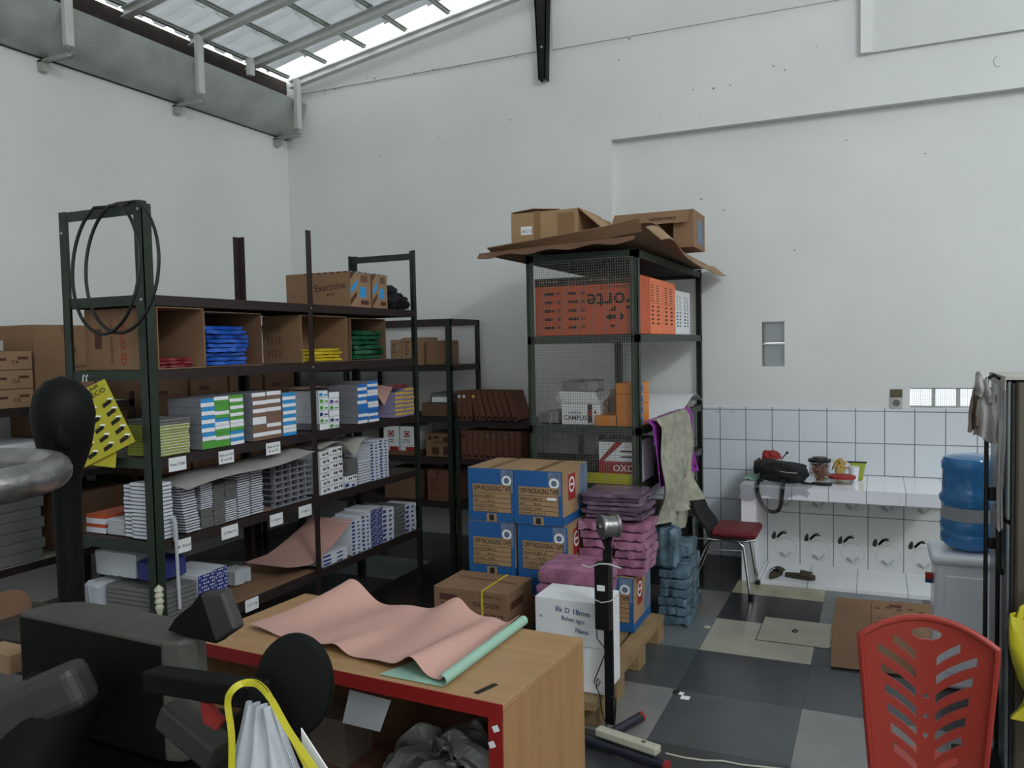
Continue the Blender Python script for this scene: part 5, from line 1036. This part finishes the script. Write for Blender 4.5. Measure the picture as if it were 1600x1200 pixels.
zb = ztop-.50; nU, nV = 150, 170
def bp(u, z):
    h = ztop-z; top = ztop-.035*abs(u)**1.8*1.35
    w = W_/2*(1-.20*max(0, h-.05)/.5*1.0)
    return V((cx+u*w, cyb+.02*(1-u*u)*1.0-.10*h*0-.02*(1-u*u), z))
m = MB(); idx = {}; vs = []; fs = []; thk = .006
def vid(i, j, s_):
    if (i, j, s_) not in idx:
        u = -1+2*i/nU; topz = ztop-.055*abs(u)**2; z = zb+(topz-zb)*j/nV; h = ztop-z
        w = W_/2*(1-.24*max(0, h-.02)/.5); y = 2.33+.028*(1-u*u)+(.05*(ztop-z)); idx[(i, j, s_)] = len(vs); vs.append(V((cx+u*w, y+(thk if s_ else 0), z)))
    return idx[(i, j, s_)]
solid = {}
for i in range(nU):
    for j in range(nV):
        u = -1+2*(i+.5)/nU; topz = ztop-.055*abs(u)**2; z = zb+(topz-zb)*(j+.5)/nV; solid[(i, j)] = inside(u, z)
for i in range(nU):
    for j in range(nV):
        if not solid[(i, j)]: continue
        a = [(i, j), (i+1, j), (i+1, j+1), (i, j+1)]
        fs.append(tuple(vid(p, q, 0) for p, q in a)); fs.append(tuple(vid(p, q, 1) for p, q in a[::-1]))
        for (di, dj, e0, e1) in ((0, -1, 0, 1), (1, 0, 1, 2), (0, 1, 2, 3), (-1, 0, 3, 0)):
            if not solid.get((i+di, j+dj), False): p, q = a[e0], a[e1]; fs.append((vid(*q, 0), vid(*p, 0), vid(*p, 1), vid(*q, 1)))
m.add(vs, fs, 0, False); m.build('backrest', 'red_plastic', t)
m = MB(); rim = []
for k in range(21): u = -1+2*k/20; rim.append((cx+u*W_/2, 2.333+.028*(1-u*u), ztop-.055*abs(u)**2))
left = [(cx-W_/2*(1-.24*max(0, h-.02)/.5), 2.333+.05*h, ztop-.055-h) for h in [.47, .38, .3, .2, .1, .03]]; right = [(2*cx-p[0], p[1], p[2]) for p in left[::-1]]
m.tube(left+rim+right, .009, 8); m.build('back_rim', 'red_plastic', t)
m = MB(); m.sheet(lambda u, v: (cx-.13+.26*u, 2.40+.32*v, .375+.01*math.cos((u-.5)*6)), 12, 12, .012); m.build('seat', 'red_plastic', t)
for x, y in ((-.11, 2.42), (.11, 2.42), (-.12, 2.66), (.12, 2.66)): m = MB(); m.bar((cx+x*.93, y, .37), (cx+x, y+(.04 if y > 2.5 else .0), 0), .035, .03); m.build('leg', 'red_plastic', t, bevel=.004)
# ------------------------------------------------------------------ floor bits
m = MB(); c = at(1057, 1084, z=.001); m.add([c+V(q) for q in ((0, 0, 0), (.03, -.01, .002), (.035, .02, .002), (.0, .03, 0))], [(0, 1, 2, 3)]); m.box(c.x-.02, c.x+.01, c.y+.0, c.y+.035, 0, .004, 1)
c2 = at(1070, 1090, z=.001); m.box(c2.x-.018, c2.x+.022, c2.y-.018, c2.y+.018, .0, .002, 0); tag(m.build('paper_scrap', ['lab_white', 'ink_black']), 'scrap of white paper and black tape on the floor by the grey tile edge', 'scrap')
c = at(1283, 1007, z=.001); m = MB(); m.box(c.x-.06, c.x+.05, c.y-.012, c.y+.014, 0, .002); tag(m.build('paper_scrap', 'lab_white'), 'torn strip of white paper beside the floor hatch', 'scrap')
c = at(1105, 980, z=.0); m = MB(); m.lathe([(.02, 0), (.02, .003), (.012, .0035)], c, 14); tag(m.build('coin_cap', 'cream_plastic'), 'small round cap lying on the blue-grey floor tile', 'cap')
m = MB(); m.tube([at(x, y, z=.004) for x, y in ((1040, 1177), (1070, 1184), (1100, 1188), (1130, 1189), (1160, 1195), (1200, 1199), (1260, 1206))], .0035, 8); tag(m.build('cable', 'cream_plastic'), 'thin cream cable running along the floor from the power strip', 'cable')
# ------------------------------------------------------------------ black stand with the metal spool
t = thing('spool_stand', 'black upright stand with a metal spool on top and adapter tied to it', 'stand', (-1.0, 3.10, 0)); SX, SY = -1.062, 3.20
yv = SY
m = MB(); p0, p1 = at(942, 1140, y=yv), at(948, 860, y=yv); m.box(p1.x-.018, p1.x+.018, yv, yv+.02, .04, p1.z); m.build('upright', 'black_steel', t)
m = MB(); q0, q1 = at(930, 878, y=yv-.03), at(956, 985, y=yv-.03); m.box(q0.x, q1.x, yv-.05, yv-.002, q1.z, q0.z); ad = m.build('adapter', 'black_rubber', t, bevel=.006)
q2, q3 = at(933, 914, y=yv-.05), at(945, 924, y=yv-.05); m = MB(); m.box(q2.x, q3.x, yv-.052, yv-.0502, q3.z, q2.z); m.build('adapter_label', 'white_card', ad)
cs = at(952, 822, y=yv); ax = V((.75, .66, .0)).normalized(); Mx = ax.to_track_quat('Z', 'Y').to_matrix().to_4x4(); m = MB()
m.lathe([(.013, -.05), (.013, -.04), (.048, -.04), (.051, -.034), (.051, -.022), (.046, -.018), (.046, .02), (.051, .024), (.051, .034), (.048, .038), (.012, .04)], cs, 32, M=Mx); sp_ = m.build('spool', 'dull_steel', t)
m = MB(); m.lathe([(.009, -.052), (.009, -.0505)], cs, 14, M=Mx); m.build('spool_bore', 'hole', sp_)
m = MB(); m.bar(cs+V((0, 0, -.045)), (p1.x, yv+.01, p1.z-.01), .018, .018); m.bar(cs+V((-.03, 0, -.03)), (p1.x+.01, yv+.005, p1.z), .006, .03); m.build('neck', 'black_steel', t)
m = MB(); z_ = q0.z-.015; m.tube([(q0.x-.05, yv-.06, z_+.005), (q0.x-.01, yv-.065, z_), (q0.x+.03, yv-.07, z_+.02), (q1.x, yv-.06, z_+.02), (q1.x+.05, yv-.05, z_+.005)], .003, 6); zt_ = (q0.z+q1.z)/2-.02
m.tube([(q0.x-.004, yv-.053, zt_+.01), ((q0.x+q1.x)/2, yv-.056, zt_), (q1.x+.004, yv-.053, zt_+.01), (q1.x+.03, yv-.03, zt_+.03)], .0022, 6); m.build('tie_wire', 'zinc', t)
m = MB(); m.tube([at(x, y, y=yv-.03) for x, y in ((932, 985), (933, 998), (944, 1011), (946, 1020), (938, 1040), (932, 1055), (928, 1066), (932, 1074), (938, 1066), (934, 1060), (931, 1072), (937, 1085), (940, 1110), (948, 1135))], .0025, 6)
m.tube([at(x, y, y=yv-.02) for x, y in ((952, 1088), (962, 1092), (962, 1102), (961, 1120), (960, 1138))], .003, 6); m.build('cord', 'black_rubber', t)
for a, b2 in ((at(952, 1148, z=.03), at(1000, 1121, z=.03)), (at(915, 1155, z=.03), at(1040, 1197, z=.03))):
    m = MB(); m.tube([a, b2], .021, 14); ft_ = m.build('foot_tube', 'navy_tube', t); m = MB(); d_ = (b2-a).normalized(); m.tube([b2-d_*.002, b2+d_*.012], .0225, 14); m.build('end_cap', 'ink_red', ft_)
a, b2 = at(934, 1141, z=.075), at(1029, 1173, z=.075); m = MB(); m.bar(a, b2, .045, .03); o = m.build('power_strip', 'cream_plastic', None, bevel=.005); tag(o, 'cream power strip lying across the feet of the black stand', 'power strip')
m = MB(); m.bar(a+(b2-a)*.74+V((0, 0, .016)), a+(b2-a)*.79+V((0, 0, .016)), .012, .004)
m.build('switch', 'switch_dark', o)
# ------------------------------------------------------------------ work table with red edge
t = thing('work_table', 'beech veneer cabinet table lying open to the front with red edges', 'table', (-1.4, 2.1, 0)); zt = .75
a0, a1, a2, a3 = at(320, 1020, z=zt), at(786, 1101, z=zt), at(911, 997, z=zt), at(477, 927, z=zt)
a0 = a3+(a1-a2)*1.02
m = MB(); m.prism([a0+V((0, 0, -.018)), a1+V((0, 0, -.018)), a2+V((0, 0, -.018)), a3+V((0, 0, -.018))], (0, 0, .018)); m.build('table_top', 'beech', t, bevel=.0015)
fd = (a1-a0).normalized(); bd = (a2-a1).normalized(); dn = V((0, 0, -1)); e = .018
m = MB(); q = a1+dn*.0183; m.prism([a1-fd*e+dn*.0185, a1+dn*.0185, a2+dn*.0185, a2-fd*e+dn*.0185], (0, 0, -zt+.02)); m.build('side_panel', 'beech_side', t)
q0_ = a0+dn*.0185; m = MB(); m.prism([a0+dn*.0185, a0+fd*e+dn*.0185, a3+fd*e+dn*.0185, a3+dn*.0185], (0, 0, -zt+.02)); m.build('side_panel', 'beech_side', t)
m = MB(); m.prism([a3+fd*e-bd*.012+dn*.0185, a2-fd*e-bd*.012+dn*.0185, a2-fd*e-bd*.03+dn*.0185, a3+fd*e-bd*.03+dn*.0185], (0, 0, -zt+.02)); m.build('back_panel', 'card_dark', t)
nf_ = fd.cross(V((0, 0, 1))).normalized()
m = MB(); m.prism([a0+nf_*.001, a1+nf_*.001-fd*.0, a1+nf_*.001+dn*.040, a0+nf_*.001+dn*.040], nf_*.003); m.prism([a1-fd*.042+dn*.04+nf_*.001, a1-fd*.002+dn*.04+nf_*.001, a1-fd*.002+dn*.74+nf_*.001, a1-fd*.042+dn*.74+nf_*.001], nf_*.003)
m.prism([a0+dn*.04+nf_*.001, a0+fd*.04+dn*.04+nf_*.001, a0+fd*.04+dn*.74+nf_*.001, a0+dn*.74+nf_*.001], nf_*.003); m.build('red_edging', 'red_paint', t)
m = MB(); p = at(739, 1082, z=zt+.0004); q = at(772, 1067, z=zt+.0004); d_ = (q-p).normalized(); s_ = d_.cross(V((0, 0, 1))); m.add([p, q, q+s_*.018, p+s_*.018], [(0, 1, 2, 3)]); m.build('slot', 'hole', t)
m = MB()
for px, py in ((771, 1137), (761, 1161)): c = a1-fd*.02+nf_*.0045; c = V((c.x, c.y, at(px, py, y=a1.y).z)); c += -fd*(.012 if py > 1150 else 0); m.bar(c-fd*.008+V((0, 0, -.004)), c+fd*.008+V((0, 0, .004)), .0006, .016)
m.build('sticker', 'white_card', t)
m = MB(); m.prism([a0+fd*.02+bd*.02+dn*.52, a1-fd*.02+bd*.02+dn*.52, a2-fd*.02-bd*.035+dn*.52, a3+fd*.02-bd*.035+dn*.52], (0, 0, .015)); m.build('inner_shelf', 'card_dark', t)
cc = a1-fd*.28+bd*.20+dn*.50; m = MB()
def crump(k):
    def f(u, v):
        p = V(((u-.5)*.34, (v-.5)*.20, .10-.25*(u-.5)**2)); n1 = noise.noise_vector(V((u*3.2+k*5, v*3.2, k)))*.075; n2 = noise.noise_vector(V((u*8+k, v*8, k*3)))*.022
        q = p+n1+n2; return cc+fd*q.x+bd*q.y*.9+V((0, 0, .05+max(-.04, q.z)+.035*k))
    return f
for k in range(4): m.sheet(crump(k), 34, 24, .001, smooth=False)
tag(m.build('crumpled_film', 'crumple'), 'heap of crumpled grey plastic film inside the open table', 'plastic')
m = MB(); cc2 = a1-fd*.68+bd*.12+dn*.505; m.box(cc2.x-.12, cc2.x+.10, cc2.y, cc2.y+.2, cc2.z+.002, cc2.z+.12); tag(m.build('small_box', 'card_red', bevel=.002), 'small dark red-brown box inside the open table', 'box')
m = MB(); m.box(cc2.x-.10, cc2.x+.05, cc2.y+.03, cc2.y+.17, cc2.z+.1225, cc2.z+.27); tag(m.build('small_box', 'towel_brown', bevel=.002), 'brown patterned packet on the dark box inside the table', 'box')
m = MB(); p = a1-fd*.50+bd*.02+dn*.06; m.add([p, p+fd*.14+dn*.005, p+fd*.10+dn*.10, p-fd*.03+dn*.10], [(0, 1, 2, 3)]); m.prism([p, p+fd*.14+dn*.005, p+fd*.10+dn*.10, p-fd*.03+dn*.10], bd*.002); tag(m.build('paper_sheet', 'white_card'), 'white paper hanging inside the open front of the table', 'paper')
# pink sheet and mint sheet on the table
A, B_, D, C_ = at(388, 976, z=.765), at(546, 919, z=.80), at(688, 1062, z=.762), at(812, 957, z=.80)
def pinkfn(u, v):
    p = A*(1-u)*(1-v)+D*u*(1-v)+B_*(1-u)*v+C_*u*v
    z = .756+.020*math.exp(-((u-.50)/.05)**2)*(1-v)**2+.012*math.sin(u*9+1.2)**2+.045*math.exp(-((u-.87)/.055)**2)*(1-.75*v)+.055*v**2*math.exp(-((u-.02)/.12)**2)+.045*v**3*math.exp(-((u-.63)/.09)**2)+.03*max(0, u-.93)/.07*v+.012*v*(1-u)
    return (p.x+.0*u, p.y+.03*v*math.exp(-((u-.63)/.07)**2)-.02*v*math.exp(-((u-.3)/.15)**2), z)
paper('large pink paper sheet with curled edges spread over the work table', pinkfn, 'pink_paper', 90, 30)
E0, E1 = at(690, 1070, z=.757), at(818, 968, z=.77); d_ = (E1-E0); n_ = V((-d_.y, d_.x, 0)).normalized()
def mintfn(u, v):
    p = E0+d_*u; s = v*.30
    if v < .5: a = (v/.5)*math.pi*1.1-math.pi/2-.1; return (p.x-n_.x*(.0-.013*math.cos(a)*-1), p.y-n_.y*(.013*math.cos(a)), .753+.0145+.0135*math.sin(a)) if False else V((p.x, p.y, 0))-n_*0+V((n_.x*-.014*math.cos(a), n_.y*-.014*math.cos(a), .768+.014*math.sin(a)))
    w = (v-.5)/.5; return V((p.x, p.y, 0))+n_*(.16*w*(1-.85*u))+V((0, 0, .7535))
# the roll and the flat part are one sheet: start flat under the pink sheet and roll over at the free edge
def mint2(u, v):
    p = E0+d_*u
    if v < .5: w = 1-v/.5; q = V((p.x, p.y, .7525))+n_*(.20*w*(1-.8*u))
    else: a = (v-.5)/.5*math.pi*1.25-math.pi/2; q = V((p.x, p.y, .7525+.015))+V((-n_.x, -n_.y, 0))*.015*math.cos(a)+V((0, 0, .015*math.sin(a)))
    return q
paper('mint green paper sheet rolled at its edge under the pink sheet', mint2, 'mint_paper', 16, 24)
# ------------------------------------------------------------------ screw press in the foreground
t = thing('screw_press', 'heavy cast iron screw press with steel handwheel and ball lever, at the left front', 'machine', (-1.45, 1.15, 0))
m = MB(); m.prism([(-1.667, 1.11, .87), (-1.23, 1.092, .87), (-1.20, 1.10, .87), (-1.182, 1.13, .87), (-1.195, 1.165, .87), (-1.25, 1.20, .87), (-1.34, 1.208, .87), (-1.46, 1.215, .87), (-1.60, 1.212, .87), (-1.655, 1.18, .87)], (0, 0, .235)); m.build('frame_beam', 'cast_iron', t, bevel=.008, seg=3)
m = MB(); m.prism([(-1.66, 1.1095, .875), (-1.235, 1.0915, .875), (-1.235, 1.0915, 1.094), (-1.66, 1.1095, 1.094)], (0, -.004, 0)); m.build('beam_front_shade', 'iron_black', t)  # black plate on the flat front: its shade under the lit top is painted in
pl = at(140, 1030, y=.98); m = MB(); m.bar((-1.66, .86, .90), at(135, 1062, y=1.0), .07, .085); m.build('lower_arm', 'iron_grey', t, bevel=.02, seg=3)
m = MB(); m.cyl((-1.46, .93, .80), (-1.40, 1.02, 1.02), .075, n=28); m.build('spindle', 'iron_black', t)
m = MB(); m.box(-1.62, -1.08, 1.02, 1.34, .55, .86); m.build('bed', 'iron_black', t, bevel=.02, seg=3)
m = MB(); m.box(-1.72, -1.05, 1.0, 1.40, .0, .55); m.build('pedestal', 'dark_wood', t, bevel=.01)
c = at(-134, 755, y=.90); c = V((-1.66, .90, 1.418)); Rr = .245; m = MB(); m.tube([c+V((Rr*math.cos(a), Rr*math.sin(a), .0)) for a in [2*math.pi*k/56 for k in range(56)]], .0325, 22, closed=True); hw = m.build('handwheel', 'dull_steel', t)
m = MB()
for a in (2.4, 4.4, .35+6.0): m.tube([c, c+V((Rr*math.cos(a), Rr*math.sin(a), 0))], .014, 10) if a < 5 else None
m.cyl(c+V((0, 0, -.05)), c+V((0, 0, .04)), .04); m.cyl(c+V((0, 0, -.6)), c+V((0, 0, -.05)), .022); m.build('wheel_hub', 'dull_steel', hw)
lv = at(98, 640, y=1.38); m = MB(); m.lathe([(.001, .105), (.05, .092), (.085, .06), (.098, .01), (.09, -.04), (.082, -.07), (.07, -.10), (.052, -.135), (.045, -.17), (.040, -.30), (.040, -.55)], (lv.x, lv.y, lv.z-.02), 30, sx=.76, sy=.76); m.blob((lv.x+.02, lv.y-.015, lv.z-.045), (.042, .042, .06), 1, .1, 3); m.build('lever_weight', 'iron_black', t); m = MB(); m.bar((lv.x, lv.y, .985), (-1.64, 1.2, .985), .05, .04); m.build('lever_arm', 'iron_black', t)
dc = at(462, 1068, y=1.0); ax = V((.42, -.9, .12)).normalized(); Mx = ax.to_track_quat('Z', 'Y').to_matrix().to_4x4(); m = MB()
m.lathe([(.05, -.016), (.064, -.012), (.071, 0), (.071, .012), (.066, .018), (.001, .021)], dc, 40, M=Mx, sx=.87, sy=1.12); m.build('round_knob', 'iron_black', t)
m = MB(); m.tube([dc-ax*.02, dc-ax*.10, (-1.1, 1.15, .93)], [.03, .022, .03], 14); m.build('knob_stem', 'iron_black', t)
m = MB(); pA, pB, pC, pD = at(310, 928, y=1.12), at(345, 925, y=1.12), at(367, 985, y=1.12), at(335, 1006, y=1.12)
m.prism([pA, pB, pC, pD], (.0, .03, 0)); m.build('stop_lever', 'iron_grey', t, bevel=.007, seg=3)
m = MB(); m.prism([pA+V((.002, .002, 0)), pD+V((.002, .002, 0)), at(325, 1003, y=1.12), at(262, 985, y=1.12), at(275, 965, y=1.12), at(300, 945, y=1.12)], (0, .028, 0)); m.build('stop_lever_side', 'iron_black', t)
m = MB(); hA = at(300, 1085, y=.93); hB = at(410, 1085, y=.93); m.bar((-1.12, .97, hA.z-.01), (hB.x, .93, hB.z), .04, .035); m.build('hook_arm', 'iron_black', t, bevel=.004)
m = MB(); m.bar(at(262, 1110, y=1.0), at(345, 1180, y=1.0), .05, .05); m.build('lower_link', 'iron_grey', t, bevel=.008)
# bag hung on the press arm
t = thing('plastic_bag', 'white plastic bag with yellow strap handles hung on the press arm', 'bag', (hB.x, .91, .9)); yb_ = .905
def bagfn(u, v):
    xt0, xt1 = at(385, 1112, y=yb_).x, at(425, 1100, y=yb_).x; xb0, xb1 = at(330, 1220, y=yb_).x, at(520, 1220, y=yb_).x; zt_, zb_ = at(400, 1100, y=yb_).z, .80
    vv = v; k = min(1, v*1.6); x = (xt0+(xt1-xt0)*u)*(1-k)+(xb0+(xb1-xb0)*u)*k
    return (x, yb_-.035*math.sin(u*math.pi)*k+.006*math.sin(u*22+v*4), zt_+(zb_-zt_)*vv)
m = MB(); m.sheet(bagfn, 34, 24, .0015); m.sheet(lambda u, v: V(bagfn(u, v))+V((0, .05*math.sin(u*math.pi)*min(1, v*1.6)+.035*math.sin(u*math.pi)*min(1, v*1.6)+.003, 0)), 34, 24, .0015); m.build('bag_body', 'bag_white', t)
m = MB(); q = [at(492, 1120, y=.90), at(470, 1140, y=.90), at(500, 1215, y=.90), at(520, 1215, y=.90)]; m.prism([at(470, 1138, y=.897), at(520, 1215, y=.897), at(475, 1215, y=.897)], (0, .002, 0)); m.build('bag_corner', 'white_card', t)
def strap(pts, w, nm):
    P_ = [at(x, y, y=yy) for x, y, yy in pts]; return ribbon(P_, w, .0018, 'bag_lemon', nm, t)
strap([(362, 1215, .885), (362, 1150, .885), (356, 1100, .885), (362, 1080, .885), (378, 1068, .895), (398, 1067, .91), (412, 1076, .90), (425, 1095, .885), (450, 1140, .882), (480, 1185, .88), (500, 1215, .88)], .010, 'strap')
strap([(380, 1069, .90), (400, 1070, .90), (416, 1085, .888), (432, 1108, .884), (460, 1160, .882), (485, 1210, .881)], .007, 'strap')
m = MB(); m.prism([at(312, 1098, y=.95), at(325, 1100, y=.95), at(346, 1128, y=.95), at(338, 1142, y=.95), at(318, 1130, y=.95)], (0, .01, 0)); tag(m.build('red_tag', 'ink_red'), 'red plastic scrap caught below the press arm beside the white bag', 'tag')
# bench behind the press, with a brown roll and a carton on it
t = thing('side_bench', 'dark wooden bench edge behind the press at the left', 'bench', (-2.3, 1.38, 0)); m = MB(); m.box(-2.9, -1.86, 1.27, 1.50, .915, .95); m.build('bench_top', 'dark_wood', t)
for x in (-2.85, -1.95): m = MB(); m.box(x, x+.06, 1.30, 1.46, 0, .915); m.build('leg', 'dark_wood', t)
m = MB(); p, q = at(-30, 962, y=1.40), at(22, 950, y=1.40); m.cyl(p, q, .05, n=24); m.cyl(q+V((-.005, -.0, -.045)), q+V((.003, 0, -.045)), .02, n=14); tag(m.build('paper_roll', 'card_dark'), 'brown roll end at the left edge above the press', 'roll')
m = MB(); a, b2 = at(-20, 1030, y=1.20), at(30, 1050, y=1.20); m.box(a.x, b2.x, 1.18, 1.24, b2.z-.0, a.z+.03); tag(m.build('small_box', 'card_light'), 'small tan box at the left edge under the brown roll', 'box')
